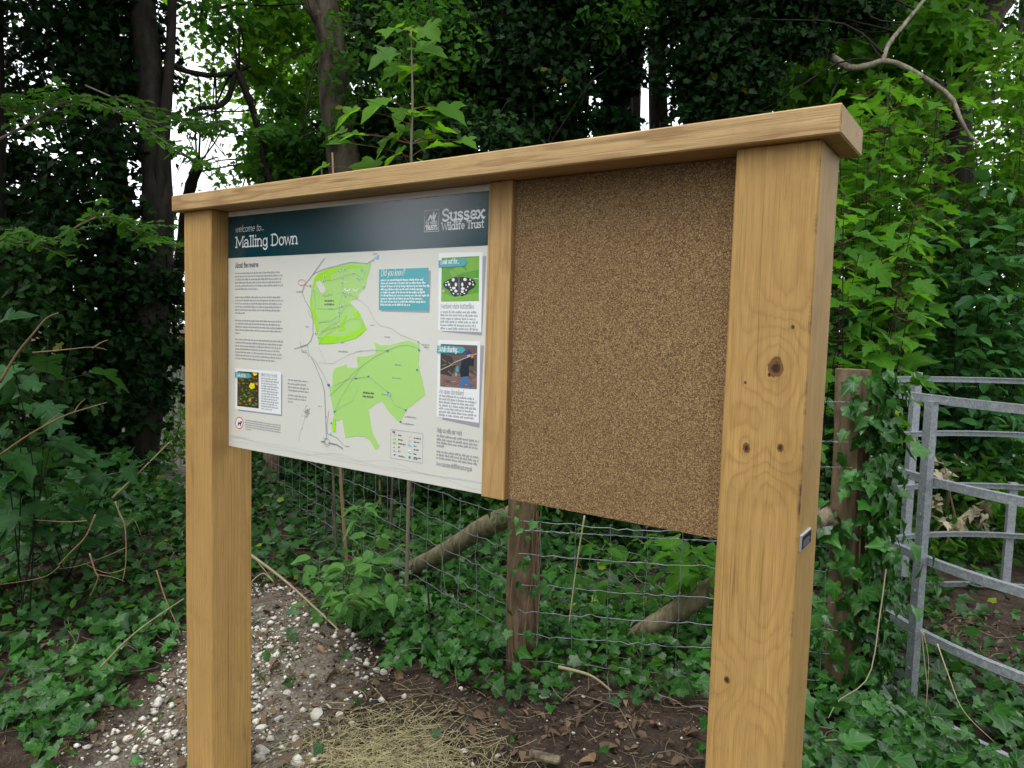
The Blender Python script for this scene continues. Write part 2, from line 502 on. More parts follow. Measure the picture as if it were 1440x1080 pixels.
MB().box(0, PW, 0, PD, -0.30, ZB, 0.003).build('post', MOAK_L, board, origin=(PW / 2, 0, 0))
MB().box(XR, XR + PW, 0, PD, -0.30, ZB, 0.003).build('post', MOAK_R, board, origin=(XR + PW / 2, 0, 0))
rail = MB().box(-BL, XR + PW + BR_, -BF, PD + BB, ZB + 0.0004, ZB + BH, 0.0028).build('top_rail', MOAK_T, board, origin=(0, 0, ZB))
MB().box(M0, M0 + MW, YM, PD - 0.03, ZM, ZB - 0.0006, 0.002).build('mullion', MOAK_M, board, origin=(M0 + MW / 2, YM, ZB))
MB().box(PW + 0.001, XR - 0.001, YP + 0.016, YP + 0.045, ZB - 0.05, ZB - 0.001, 0.001).build('batten', MOAK_T, board, origin=(PW, YP, ZB - 0.05))
# cork panel: backing board and cork sheet
nt = NT('cork')
tc = nt.n('TexCoord').outputs['Object']
vo = nt.n('TexVoronoi', {'Vector': tc, 'Scale': 560.0, 'Randomness': 1.0})
vs1 = nt.n('SeparateColor', {0: vo.outputs['Color']}).outputs[0]
vo2 = nt.n('TexVoronoi', {'Vector': tc, 'Scale': 1000.0})
vs2 = nt.n('SeparateColor', {0: vo2.outputs['Color']}).outputs[0]
mixv = nt.math('ADD', nt.math('MULTIPLY', vs1, 0.68), nt.math('MULTIPLY', vs2, 0.32))
cc = nt.ramp(mixv, [(0.12, (0.055, 0.030, 0.020)), (0.32, (0.15, 0.086, 0.040)), (0.55, (0.26, 0.164, 0.074)), (0.75, (0.375, 0.255, 0.120)), (0.92, (0.62, 0.47, 0.26))])
cc = nt.mix(nt.math('MULTIPLY', nt.noise(tc, 4.0, 3), 0.3), cc, (0.20, 0.11, 0.05))
MCORK = nt.done(nt.bsdf(cc, 0.85, 0.2, normal=nt.bump(mixv, 0.6, 0.0015)))
MDARK = plain('dark_backing', (0.03, 0.025, 0.02), 0.8)
ck = MB().box(M0 + MW + 0.0015, XR - 0.0015, YP, YP + 0.012, ZP, ZB - 0.001, 0.001).build('cork_panel', MCORK, board, origin=(M0 + MW, YP, ZP))
MCREAM = flat_print('cream_print', (0.70, 0.70, 0.63))
info = MB().box(PW + 0.0015, M0 - 0.0015, YP, YP + 0.012, ZP, ZB - 0.001, 0.0008).build('info_panel', MCREAM, board, origin=(0.7, YP, ZP))

PM = {'cream': MCREAM}
def pm(name, c, rough=0.2):
    PM[name] = flat_print('print_' + name, c, rough)
pm('teal', (0.003, 0.044, 0.056), 0.08)
pm('white', (0.85, 0.87, 0.88))
pm('box', (0.055, 0.40, 0.44))
pm('ribbon', (0.07, 0.40, 0.43))
pm('grey', (0.36, 0.36, 0.40))
pm('ink', (0.12, 0.13, 0.14))
pm('soft', (0.36, 0.37, 0.38))
pm('faint', (0.55, 0.56, 0.54))
pm('green', (0.42, 0.72, 0.20))
pm('lime', (0.36, 0.78, 0.02))
pm('road', (0.28, 0.31, 0.33))
pm('red', (0.68, 0.05, 0.05))
pm('blue', (0.10, 0.16, 0.55))
pm('cyan', (0.25, 0.62, 0.85))
pm('black', (0.012, 0.012, 0.012))
pm('photogreen', (0.10, 0.36, 0.02))
pm('photogreen2', (0.20, 0.46, 0.05))
pm('photodark', (0.05, 0.045, 0.018))
pm('brush', (0.13, 0.10, 0.09))
pm('brush2', (0.055, 0.045, 0.04))
pm('pinkbrown', (0.24, 0.15, 0.13))
pm('twig', (0.55, 0.47, 0.38))
pm('jacket', (0.012, 0.022, 0.035))
pm('jeans', (0.06, 0.18, 0.42))
pm('hat', (0.01, 0.05, 0.25))
pm('skin', (0.65, 0.42, 0.33))
pm('orange', (0.75, 0.22, 0.08))
pm('yellow', (0.85, 0.72, 0.01))
pm('olive', (0.16, 0.19, 0.03))
pm('rust', (0.42, 0.12, 0.03))

def arc(cx, cy, rx, ry, a0, a1, n=9):
    return [(cx + rx * math.cos(R(a0 + (a1 - a0) * i / (n - 1))), cy + ry * math.sin(R(a0 + (a1 - a0) * i / (n - 1)))) for i in range(n)]
def ell(cx, cy, rx, ry, n=15):
    return arc(cx, cy, rx, ry, 90, 450, n)
# single line letters on a grid with x-height 1: (advance, strokes, serif feet)
GL = {
 'a': (.95, [arc(.38, .66, .3, .34, 150, 0) + [(.68, 0)], ell(.37, .28, .3, .28)], [(.72, 0)]),
 'b': (.95, [[(.12, 1.5), (.12, 0)], ell(.46, .5, .34, .5)], [(.06, 1.5)]),
 'c': (.85, [arc(.46, .5, .37, .5, 45, 315)], []),
 'd': (.98, [ell(.42, .5, .34, .5), [(.76, 1.5), (.76, 0)]], [(.7, 1.5), (.82, 0)]),
 'e': (.9, [[(.1, .52), (.78, .52)] + arc(.44, .5, .34, .5, 5, 318)], []),
 'f': (.62, [arc(.5, 1.2, .25, .3, 50, 180) + [(.25, 0)], [(.05, 1), (.55, 1)]], [(.25, 0)]),
 'g': (.95, [ell(.42, .52, .33, .48), [(.75, 1), (.75, -.12)] + arc(.44, -.12, .31, .33, 0, -155)], []),
 'h': (.95, [[(.14, 1.5), (.14, 0)], [(.14, .55)] + arc(.45, .62, .29, .38, 170, 0) + [(.74, 0)]], [(.08, 1.5), (.14, 0), (.74, 0)]),
 'i': (.42, [[(.2, 1), (.2, 0)], [(.2, 1.32), (.2, 1.48)]], [(.13, 1), (.2, 0)]),
 'j': (.42, [[(.2, 1), (.2, -.3), (0, -.45)], [(.2, 1.32), (.2, 1.48)]], []),
 'k': (.88, [[(.14, 1.5), (.14, 0)], [(.7, 1), (.16, .42)], [(.34, .6), (.76, 0)]], [(.08, 1.5), (.14, 0), (.7, 1), (.74, 0)]),
 'l': (.42, [[(.2, 1.5), (.2, 0)]], [(.13, 1.5), (.2, 0)]),
 'm': (1.4, [[(.14, 1), (.14, 0)], [(.14, .55)] + arc(.41, .62, .25, .38, 170, 0) + [(.66, 0)], [(.66, .55)] + arc(.93, .62, .25, .38, 170, 0) + [(1.18, 0)]], [(.08, 1), (.14, 0), (.66, 0), (1.18, 0)]),
 'n': (.95, [[(.14, 1), (.14, 0)], [(.14, .55)] + arc(.45, .62, .29, .38, 170, 0) + [(.74, 0)]], [(.08, 1), (.14, 0), (.74, 0)]),
 'o': (.92, [ell(.44, .5, .36, .5)], []),
 'p': (.95, [[(.12, 1), (.12, -.45)], ell(.46, .5, .34, .5)], [(.06, 1), (.12, -.45)]),
 'q': (.95, [[(.76, 1), (.76, -.45)], ell(.42, .5, .34, .5)], [(.76, -.45)]),
 'r': (.7, [[(.16, 1), (.16, 0)], [(.16, .5)] + arc(.5, .6, .34, .38, 170, 70)], [(.1, 1), (.18, 0)]),
 's': (.78, [arc(.38, .75, .26, .25, 35, 270) + arc(.38, .25, .28, .25, 90, -145)], []),
 't': (.65, [[(.26, 1.38), (.26, .2)] + arc(.46, .22, .2, .22, 180, 300), [(.03, 1), (.58, 1)]], []),
 'u': (.95, [[(.14, 1), (.14, .36)] + arc(.44, .36, .3, .36, 180, 350), [(.76, 1), (.76, 0)]], [(.08, 1), (.7, 1), (.82, 0)]),
 'v': (.82, [[(.06, 1), (.4, 0), (.74, 1)]], [(.06, 1), (.74, 1)]),
 'w': (1.18, [[(.05, 1), (.3, 0), (.57, .95), (.84, 0), (1.1, 1)]], [(.05, 1), (1.1, 1)]),
 'x': (.86, [[(.08, 1), (.76, 0)], [(.76, 1), (.08, 0)]], [(.1, 1), (.74, 1), (.1, 0), (.74, 0)]),
 'y': (.85, [[(.08, 1), (.42, .05)], [(.76, 1), (.3, -.45), (.08, -.4)]], [(.08, 1), (.76, 1)]),
 '-': (.5, [[(.05, .5), (.45, .5)]], []),
 '.': (.35, [[(.15, .0), (.15, .1)]], []),
 ',': (.35, [[(.17, .08), (.1, -.2)]], []),
 "'": (.3, [[(.15, 1.5), (.13, 1.2)]], []),
 '?': (.8, [arc(.36, 1.12, .28, .34, 165, -60) + [(.36, .55), (.36, .38)], [(.36, .0), (.36, .1)]], []),
 '/': (.6, [[(.05, -.2), (.55, 1.5)]], []),
 'A': (1.2, [[(.08, 0), (.56, 1.45), (1.04, 0)], [(.25, .5), (.87, .5)]], [(.1, 0), (1.02, 0)]),
 'B': (1.1, [[(.16, 0), (.16, 1.45), (.6, 1.45)] + arc(.6, 1.1, .3, .35, 90, -90) + [(.2, .75), (.62, .75)] + arc(.62, .375, .34, .375, 90, -90) + [(.16, 0)]], []),
 'D': (1.22, [[(.18, 0), (.18, 1.45), (.5, 1.45)] + arc(.5, .725, .58, .725, 90, -90) + [(.18, 0)]], [(.12, 1.45), (.12, 0)]),
 'E': (1.0, [[(.85, 1.45), (.16, 1.45), (.16, 0), (.88, 0)], [(.16, .75), (.7, .75)]], []),
 'F': (.95, [[(.85, 1.45), (.16, 1.45), (.16, 0)], [(.16, .75), (.7, .75)]], [(.16, 0)]),
 'H': (1.25, [[(.16, 0), (.16, 1.45)], [(1.0, 0), (1.0, 1.45)], [(.16, .75), (1.0, .75)]], [(.16, 0), (.16, 1.45), (1, 0), (1, 1.45)]),
 'I': (.5, [[(.24, 0), (.24, 1.45)]], [(.24, 0), (.24, 1.45)]),
 'K': (1.1, [[(.16, 0), (.16, 1.45)], [(.9, 1.45), (.18, .6)], [(.4, .85), (.95, 0)]], [(.16, 0), (.16, 1.45)]),
 'L': (.95, [[(.16, 1.45), (.16, 0), (.85, 0)]], [(.16, 1.45)]),
 'M': (1.5, [[(.16, 0), (.16, 1.45), (.72, .3), (1.28, 1.45), (1.28, 0)]], [(.1, 0), (.08, 1.45), (1.34, 0), (1.36, 1.45)]),
 'O': (1.2, [ell(.58, .72, .5, .73)], []),
 'R': (1.12, [[(.16, 0), (.16, 1.45), (.58, 1.45)] + arc(.58, 1.08, .32, .37, 90, -90) + [(.16, .71)], [(.5, .71), (.95, 0)]], [(.16, 0), (.97, 0)]),
 'S': (1.05, [arc(.5, 1.08, .36, .37, 30, 270) + arc(.5, .36, .4, .36, 90, -150)], []),
 'T': (1.1, [[(.06, 1.45), (1.02, 1.45)], [(.54, 1.45), (.54, 0)], [(.06, 1.45), (.06, 1.2)], [(1.02, 1.45), (1.02, 1.2)]], [(.54, 0)]),
 'U': (1.2, [[(.14, 1.45), (.14, .5)] + arc(.56, .5, .42, .5, 180, 360) + [(.98, 1.45)]], []),
 'W': (1.7, [[(.06, 1.45), (.44, 0), (.84, 1.3), (1.24, 0), (1.62, 1.45)]], [(.06, 1.45), (1.62, 1.45)]),
 ' ': (.5, [], []),
}

class Flat:
    """flat print on the info panel: shapes are stacked in sheets 0.25 mm apart"""
    def __init__(s):
        s.V, s.F, s.M, s.mats, s.c = [], [], [], [], 0
    def mi(s, m):
        if m not in s.mats:
            s.mats.append(m)
        return s.mats.index(m)
    def poly(s, P, m, lay):
        """P in panel metres (x, z)"""
        k = len(s.V)
        s.c += 1
        y = YP - 0.0004 - 0.00025 * lay - 0.000016 * (s.c % 13)
        s.V += [(p[0], y, p[1]) for p in P]
        for t in tessellate_polygon([[Vector((p[0], p[1], 0)) for p in P]]):
            a, b, c = [P[i] for i in t]
            cr = (b[0] - a[0]) * (c[1] - a[1]) - (b[1] - a[1]) * (c[0] - a[0])
            t = tuple(t) if cr > 0 else (t[0], t[2], t[1])
            s.F.append(tuple(k + i for i in t))
            s.M.append(s.mi(m))
        return s
    def pp(s, P, m, lay):
        return s.poly([tuple(onY(x, y, YP)[[0, 2]]) for x, y in P], m, lay)
    def line(s, P, w, m, lay):
        P = np.array(P, float)
        if len(P) < 2:
            return s
        k = len(s.V)
        s.c += 1
        y = YP - 0.0004 - 0.00025 * lay - 0.000016 * (s.c % 13)
        d = nrmz(np.diff(P, axis=0))
        n = np.stack([-d[:, 1], d[:, 0]], 1)
        nv = np.vstack([n[:1], nrmz(n[:-1] + n[1:]), n[-1:]])
        cs = np.ones(len(P))
        cs[1:-1] = 1 / np.clip((nv[1:-1] * n[:-1]).sum(1), 0.5, 1)
        ext = np.zeros_like(P)
        ext[0], ext[-1] = -d[0] * w * 0.45, d[-1] * w * 0.45
        for i in range(len(P)):
            for sg in (-1, 1):
                q = P[i] + ext[i] + nv[i] * sg * w / 2 * cs[i]
                s.V.append((q[0], y, q[1]))
        for i in range(len(P) - 1):
            a = k + 2 * i
            s.F.append((a, a + 2, a + 3, a + 1))
            s.M.append(s.mi(m))
        return s
    def lp(s, P, w, m, lay):
        return s.line([tuple(onY(x, y, YP)[[0, 2]]) for x, y in P], w, m, lay)
    def text(s, t, x, z, width, xh, wt, m, lay, serif=True, slant=0.0, hand=0.0, seed=1):
        """t starts at panel x, baseline z, is WIDTH long with x-height XH and stroke weight WT"""
        rr = random.Random(seed)
        tot = sum(GL[c][0] for c in t)
        k = width / (tot * xh)
        cx = 0.0
        for c in t:
            adv, st, sf = GL[c]
            jz = rr.uniform(-1, 1) * hand
            for p in st:
                s.line([(x + (cx + px + slant * py) * xh * k, z + (py + jz) * xh) for px, py in p], wt, m, lay)
            if serif:
                for fx, fy in sf:
                    hz = 0.16
                    fy2 = fy - wt / xh * 0.28 if fy > .5 else fy + wt / xh * 0.28
                    s.line([(x + (cx + fx - hz) * xh * k, z + fy2 * xh), (x + (cx + fx + hz) * xh * k, z + fy2 * xh)], wt * 0.8, m, lay)
            cx += adv
        return s
    def words(s, x0, x1, z, xh, m, lay, seed, fill=1.0):
        """a line of print too small to read in the photograph: letter-sized strokes only"""
        rr = random.Random(seed)
        xh *= 0.84
        x = x0
        end = x0 + (x1 - x0) * fill
        y = YP - 0.0004 - 0.00025 * lay
        while x < end:
            for _ in range(rr.choice([2, 3, 3, 4, 5, 5, 6, 7, 8])):
                if x > end:
                    break
                w = xh * rr.choice([0.3, 0.5, 0.55, 0.6])
                h = xh * rr.choice([1, 1, 1, 1, 1.4, 1.35])
                b = -xh * 0.35 if rr.random() < 0.08 else 0
                k = len(s.V)
                s.V += [(x, y, z + b), (x + w, y, z + b), (x + w, y, z + h), (x, y, z + h)]
                s.F.append((k, k + 1, k + 2, k + 3))
                s.M.append(s.mi(m))
                x += w + xh * 0.16
            x += xh * 0.5
        return s
    def build(s, name, label=None):
        o = obj(name, s.V, s.F, [PM[m] for m in s.mats], info, s.M)
        if label:
            o['label'] = label
        return o
PX = lambda x, y: tuple(onY(x, y, YP)[[0, 2]])
def pz(y, x=331):
    return onY(x, y, YP)[2]
XL, XRR = PW + 0.002, M0 - 0.002

f = Flat()
f.poly([(XL, ZH), (XRR, ZH), (XRR, ZHT), (XL, ZHT)], 'teal', 0)
f.build('header_band')
f = Flat()
f.text('Malling Down', 0.192, 1.7275, 0.302, 0.0228, 0.0043, 'white', 1)
f.text('welcome to...', 0.189, 1.7755, 0.146, 0.0135, 0.0017, 'white', 1, False, 0.25, 0.06)
f.build('title_lettering')
f = Flat()
f.text('Sussex', 1.046, 1.7618, 0.134, 0.0192, 0.0052, 'white', 1)
f.text('Wildlife Trust', 1.046, 1.7392, 0.134, 0.0126, 0.0024, 'white', 1)
a, b = PX(597.5, 296.5)
c, d = PX(617.0, 325)
f.line([(a, b), (c, b), (c, d), (a, d), (a, b)], 0.0016, 'faint', 1)
mx, mz, sz = (a + c) / 2, b - (b - d) * 0.34, (c - a)
for P in ([(-.30, -.16), (-.10, .16), (.0, .10), (.06, -.16), (-.04, -.10), (-.08, .02), (-.18, -.16)],
          [(.10, .26), (.17, .28), (.20, .05), (.30, .22), (.36, .20), (.27, -.02), (.22, -.12), (.20, -.24), (.10, -.24), (.13, -.12), (.04, -.02)]):
    f.poly([(mx + p * sz, mz + q * sz) for p, q in P], 'white', 1)
f.text('the wildlife', a + 0.004, d + 0.0185, (c - a) - 0.008, 0.0062, 0.0011, 'white', 1)
f.text('TRUSTS', a + 0.004, d + 0.0045, (c - a) - 0.008, 0.0075, 0.0024, 'white', 1, False)
f.build('logo')

f = Flat()
f.text('About the reserve', 0.189, pz(376.5), 0.118, 0.0105, 0.0021, 'ink', 0)
row = 0
for y0, n, last in ((385.5, 6, .48), (419.0, 6, .2), (451.5, 5, .1), (478.0, 7, .82)):
    for i in range(n):
        f.words(0.1885, 0.428, pz(y0 + i * 4.42), 0.0046, 'soft', 0, 100 + row, (last if i == n - 1 else 0.93 + 0.07 * ((row * 37) % 10) / 10))
        row += 1
for i in range(5):
    f.words(PX(345, 590)[0], PX(394.5, 600)[0], pz(591.5 + i * 3.1, 345), 0.0036, 'soft', 0, 300 + i, 0.18 if i == 4 else 1)
f.words(0.189, 0.245, pz(615), 0.0024, 'faint', 0, 311)
x0, x1 = PX(614.5, 607)[0], 1.181
f.text('Help us with our work', x0, pz(607.5, 614.5), 0.083, 0.0082, 0.0014, 'soft', 0)
for i, (y, fl) in enumerate([(614, 1), (619, .97), (623.5, .98), (628, .2), (636, 1), (640.5, 1), (645, .95)]):
    f.words(x0, x1, pz(y, 614.5), 0.0052, 'soft', 0, 330 + i, fl)
f.text('www.sussexwildlifetrust.org.uk', x0, pz(654.5, 614.5), 0.118, 0.0078, 0.0013, 'soft', 0, False)
for i, y in enumerate([535, 540.2, 545, 549.5, 556.5, 561, 565.5]):
    f.words(PX(405, 535)[0], PX((433, 430, 434, 434, 431, 430, 413)[i], 540)[0], pz(y, 405), 0.0042, 'soft', 0, 350 + i)
for px, py, w in [(417, 411, 10), (455, 417, 8), (462, 415, 6), (430, 460, 5), (447, 476, 6), (476, 494.5, 14), (521, 458, 6), (541, 474.5, 7), (555.6, 513.5, 8), (552, 532, 11), (536.8, 555, 9),
                  (593, 485.5, 10), (596, 489, 6), (570, 586.5, 14), (567, 596, 14), (448, 572, 5), (455, 617, 6), (485.5, 628, 6), (525, 358, 5), (425, 496, 7), (463, 435.5, 6)]:
    a, b = PX(px, py)
    f.words(a, a + w * 0.0027, b, 0.0034, 'soft', 2, int(px), 1)
for px, py, t in [(463, 424, 0), (517, 553, 1)]:
    a, b = PX(px - 6.5, py)
    f.words(a, a + 0.042, b, 0.0045, 'ink', 2, 77 + t)
    f.words(a, a + 0.040, b - 0.010, 0.0045, 'ink', 2, 79 + t)
f.build('lettering')

# map of the reserve
T8 = lambda L: [(400 + x / 7.2, 340 + y / 7.2) for x, y in L]
T2 = lambda L: [(310 + x / 7.2, 400 + y / 7.2) for x, y in L]
T3 = lambda L: [(310 + x / 7.2, 500 + y / 7.2) for x, y in L]
T5 = lambda L: [(500 + x / 7.2, 360 + y / 7.2) for x, y in L]
T6 = lambda L: [(500 + x / 7.2, 460 + y / 7.2) for x, y in L]
T7 = lambda L: [(500 + x / 7.2, 560 + y / 7.2) for x, y in L]
T4 = lambda L: [(500 + x / 7.2, 260 + y / 7.2) for x, y in L]
f = Flat()
f.pp(T8([(878, 208), (862, 300), (850, 335), (815, 470), (750, 525), (745, 575), (668, 600), (662, 618), (700, 650), (750, 700), (800, 800), (832, 885), (780, 940), (720, 980), (600, 1015), (470, 1035), (350, 1037), (343, 1000), (320, 900), (300, 800), (265, 680), (260, 600), (275, 480), (290, 420), (330, 340), (400, 285), (540, 250), (680, 212), (840, 226)]), 'green', 0)
f.pp([(525.7, 480.8), (535, 485), (549, 485.5), (560, 482), (575, 478.5), (590, 484.7), (588.9, 512.8), (598.6, 555), (571.5, 576), (562.5, 595.4), (548.6, 580.8), (541.7, 571), (537.5, 564), (527.8, 568), (518.7, 575.5), (521.5, 596), (524.3, 608.6), (534, 628), (528.5, 633), (520.8, 619.7), (512.5, 614), (500, 613.5), (485.7, 616), (481.5, 590), (472.5, 592), (471.8, 607.6), (468.3, 607.6), (467, 602.8), (469.7, 583), (462.8, 544.4), (467.6, 543), (467.6, 526), (471, 518), (487, 512), (488.5, 517), (503, 517), (502.4, 502), (515, 501), (528, 497.5), (528.5, 490)], 'green', 0)
f.pp(T8([(300, 370), (335, 330), (400, 290), (540, 255), (690, 232), (805, 250), (780, 275), (690, 262), (560, 280), (470, 330), (470, 385), (385, 388), (335, 400), (285, 480), (275, 600), (305, 700), (345, 790), (340, 915), (322, 905), (300, 800), (267, 680), (262, 600), (277, 480), (292, 420)]), 'lime', 1)
f.pp(T8([(349, 1035), (347, 930), (380, 965), (430, 945), (560, 960), (640, 940), (750, 890), (788, 850), (800, 800), (830, 884), (780, 938), (720, 978), (600, 1013), (470, 1033)]), 'lime', 1)
f.pp(T8([(693, 740), (725, 705), (750, 702), (778, 770), (720, 775)]), 'lime', 1)
f.pp(T8([(550, 880), (575, 850), (610, 750), (630, 745), (600, 860), (630, 880), (560, 905)]), 'lime', 1)
f.pp([(502.4, 502), (505.5, 502), (505.5, 507), (502.5, 508)], 'lime', 1)
f.pp(T3([(1143, 620), (1170, 660), (1168, 772), (1140, 774), (1132, 735)]), 'lime', 1)
f.pp(T8([(318, 420), (358, 388), (420, 470), (412, 510), (385, 532), (348, 480)]), 'cream', 2)
for cx, cy, rx, ry in [(640, 470, 33, 34), (724, 470, 28, 34), (505, 475, 10, 18), (620, 395, 12, 22)]:
    f.pp(T8(arc(cx, cy, rx, ry, 0, 180, 10) + arc(cx, cy, rx * .75, ry * .62, 180, 0, 10)), 'white', 2)
f.build('map')
f = Flat()
RW = 0.0020
for P, w in [(T8([(405, 170), (290, 330), (205, 440), (182, 510), (215, 600), (265, 680), (292, 790), (292, 930), (270, 1000), (232, 1040), (165, 1060)]), RW),
             (T8([(290, 330), (390, 280), (540, 240), (680, 206), (840, 221), (955, 140)]), RW * .8),
             (T2([(880, 610), (905, 720), (960, 770), (1040, 900), (1085, 1000)]), RW * .6), (T2([(920, 735), (955, 800), (1030, 980), (1055, 1080)]), RW * .8),
             (T2([(752, 650), (820, 630), (880, 612)]), RW), (T2([(812, 575), (818, 630), (825, 672), (870, 672), (895, 730)]), RW * .6),
             (T3([(1025, 240), (1055, 360), (1062, 500), (1065, 620), (1077, 850)]), RW), (T3([(1100, 560), (1080, 700), (1085, 790), (1180, 830), (1245, 902)]), RW * .7),
             (T3([(1100, 885), (1180, 900), (1238, 940)]), RW * 2), (T3([(1025, 872), (1062, 870)]), RW * 2), (T3([(1078, 620), (1068, 620)]), RW * .7),
             (T2([(890, 260), (905, 310), (930, 345)]), RW * .5),
             (T5([(10, 432), (60, 460), (130, 520), (190, 640), (240, 700), (310, 720), (370, 735), (460, 800), (640, 866)]), RW * .4),
             (T5([(0, 970), (180, 952), (320, 958), (430, 912), (540, 902), (645, 940)]), RW * .45), (T5([(325, 960), (200, 1020), (20, 1150), (-260, 1420)]), RW * .45),
             (T3([(1160, 570), (1230, 410), (1340, 240), (1440, 100)]), RW * .4), (T3([(1140, 310), (1300, 235), (1440, 222)]), RW * .4), (T3([(1160, 570), (1240, 510), (1340, 460), (1400, 300)]), RW * .3),
             (T6([(0, 520), (135, 500), (330, 660), (400, 790), (512, 842)]), RW * .4),
             (T2([(1000, 795), (1140, 800), (1300, 710), (1440, 665)]), RW * .35), (T2([(1000, 610), (1000, 640), (1070, 790)]), RW * .3),
             (T8([(300, 480), (320, 680), (520, 680), (640, 630), (700, 650)]), RW * .35), (T8([(360, 920), (470, 850), (560, 800), (560, 640), (590, 520), (600, 350)]), RW * .35),
             (T8([(390, 390), (480, 395), (590, 350), (720, 320), (800, 390), (820, 290)]), RW * .35), (T8([(355, 810), (480, 800), (560, 740), (640, 640)]), RW * .35),
             (T8([(350, 1035), (430, 940), (560, 850), (680, 780), (780, 790), (790, 880)]), RW * .35), (T8([(535, 520), (600, 515), (745, 575)]), RW * .35), (T8([(360, 815), (500, 815), (560, 860)]), RW * .3)]:
    f.lp(P, w, 'road', 3)
f.line([PX(460 + 3.5 * math.cos(t / 12 * 6.2832), 620.8 + 4 * math.sin(t / 12 * 6.2832)) for t in range(13)], RW * .8, 'road', 3)
f.lp(T3(arc(1082, 880, 32, 40, 10, 170)), RW * .5, 'road', 3)
f.lp(T8([(370, 925), (440, 890), (520, 865)]), RW * .4, 'red', 3)
f.lp(T8([(215, 435), (278, 465)]), RW * .5, 'red', 3)
f.lp(T8(ell(178, 412, 40, 29)), RW * .6, 'red', 3)
for x, y in [(265, 440), (300, 490), (410, 350), (400, 398), (555, 302), (585, 283), (617, 283), (588, 357), (588, 408), (698, 322), (740, 370), (757, 380), (808, 450), (665, 525), (600, 515), (565, 655), (587, 650), (555, 712), (560, 748), (352, 812), (550, 850), (320, 928), (367, 928), (588, 1013), (540, 245), (895, 185), (1360, 1012)]:
    q = PX(400 + x / 7.2, 340 + y / 7.2)
    f.poly([(q[0] + .0052 * a, q[1] + .0030 * b) for a, b in arc(0, 0, 1, 1, 0, 315, 8)], 'white', 4)
    f.poly([(q[0] + .0036 * a, q[1] + .0017 * b) for a, b in arc(0, 0, 1, 1, 0, 315, 8)], 'blue', 5)
for x, y in [(545.8, 493.3), (590, 492.5), (587, 520), (518.5, 529.3), (500.8, 532), (546.5, 552), (571, 576.5), (564, 593), (500.5, 532), (470.8, 579), (466.5, 595), (463, 541)]:
    q = PX(x, y)
    f.poly([(q[0] + .0038 * a, q[1] + .0024 * b) for a, b in arc(0, 0, 1, 1, 0, 315, 8)], 'blue', 5)
for x, y, s in [(530.5, 361.8, .0052), (465.3, 609.5, .0036), (486, 416, .0035), (509, 380, .004), (548.5, 554.5, .0045), (475.2, 475, .003)]:
    q = PX(x, y)
    f.poly([(q[0] + s * a, q[1] + s * b) for a, b in arc(0, 0, 1, 1, 0, 315, 8)], 'cyan', 5)
a, b = PX(462.5, 541)
f.poly([(a + p * .006, b + q * .005) for p, q in [(-1, .4), (0, .6), (1, .3), (.8, -.9), (-.6, -1)]], 'ink', 4)
f.build('map_road')

# scabious drawing and the contour lines along the foot of the panel
f = Flat()
rr = random.Random(4)
f.lp(T3([(795, 870), (805, 790), (830, 730), (848, 660), (860, 600)]), .0009, 'soft', 1)
f.lp(T3([(815, 750), (840, 730)]), .0008, 'soft', 1)
f.lp(T3([(765, 490), (800, 525)]), .0006, 'soft', 1)
for i in range(46):
    a, b = 875 + rr.gauss(0, 17), 570 + rr.gauss(0, 26)
    t = rr.uniform(0, 6.28)
    f.lp(T3([(a, b), (a + 14 * math.cos(t), b + 16 * math.sin(t))]), .0009, 'ink' if i % 2 else 'soft', 1)
def hills(y0, amp, ph, n=70):
    return [(XL + .004 + (XRR - XL - .008) * i / n, y0 + amp * (math.sin(i * .21 + ph) + .6 * math.sin(i * .38 + ph * 2.1)) * (.5 + .5 * math.sin(i * .07 + ph))) for i in range(n + 1)]
f.line(hills(ZP + .027, .010, .4), .0008, 'faint', 1)
f.line(hills(ZP + .020, .009, 2.2), .0007, 'faint', 2)
f.line(hills(ZP + .032, .007, 4.0), .0006, 'faint', 3)
f.build('flower_drawing')

f = Flat()
f.pp(T5([(262, 148), (765, 148), (750, 575), (262, 562)]), 'grey', 0)
f.pp(T5([(240, 135), (740, 118), (740, 555), (237, 547)]), 'box', 1)
a, b = PX(536, 388)
f.text('Did you know?', a, b, 0.087, 0.0115, 0.0014, 'white', 2, False, 0.2, 0.05)
for i in range(9):
    f.words(a, PX(599, 400)[0], pz(395.5 + i * 4.28, 536), 0.0048, 'white', 2, 400 + i, .66 if i == 8 else .93 + .07 * (i % 3))
f.build('fact_box')

def card(name, sh, cd, ph, phm, rib, ribtext, rx, rz_, rw):
    f = Flat()
    f.pp(sh, 'grey', 0)
    f.pp(cd, 'white', 1)
    f.pp(ph, phm, 2)
    return f
def inq(ph, u, v):
    (ax, ay), (bx, by), (cx, cy), (dx, dy) = ph
    return (ax * (1 - u) * (1 - v) + bx * u * (1 - v) + cx * u * v + dx * (1 - u) * v, ay * (1 - u) * (1 - v) + by * u * (1 - v) + cy * u * v + dy * (1 - u) * v)
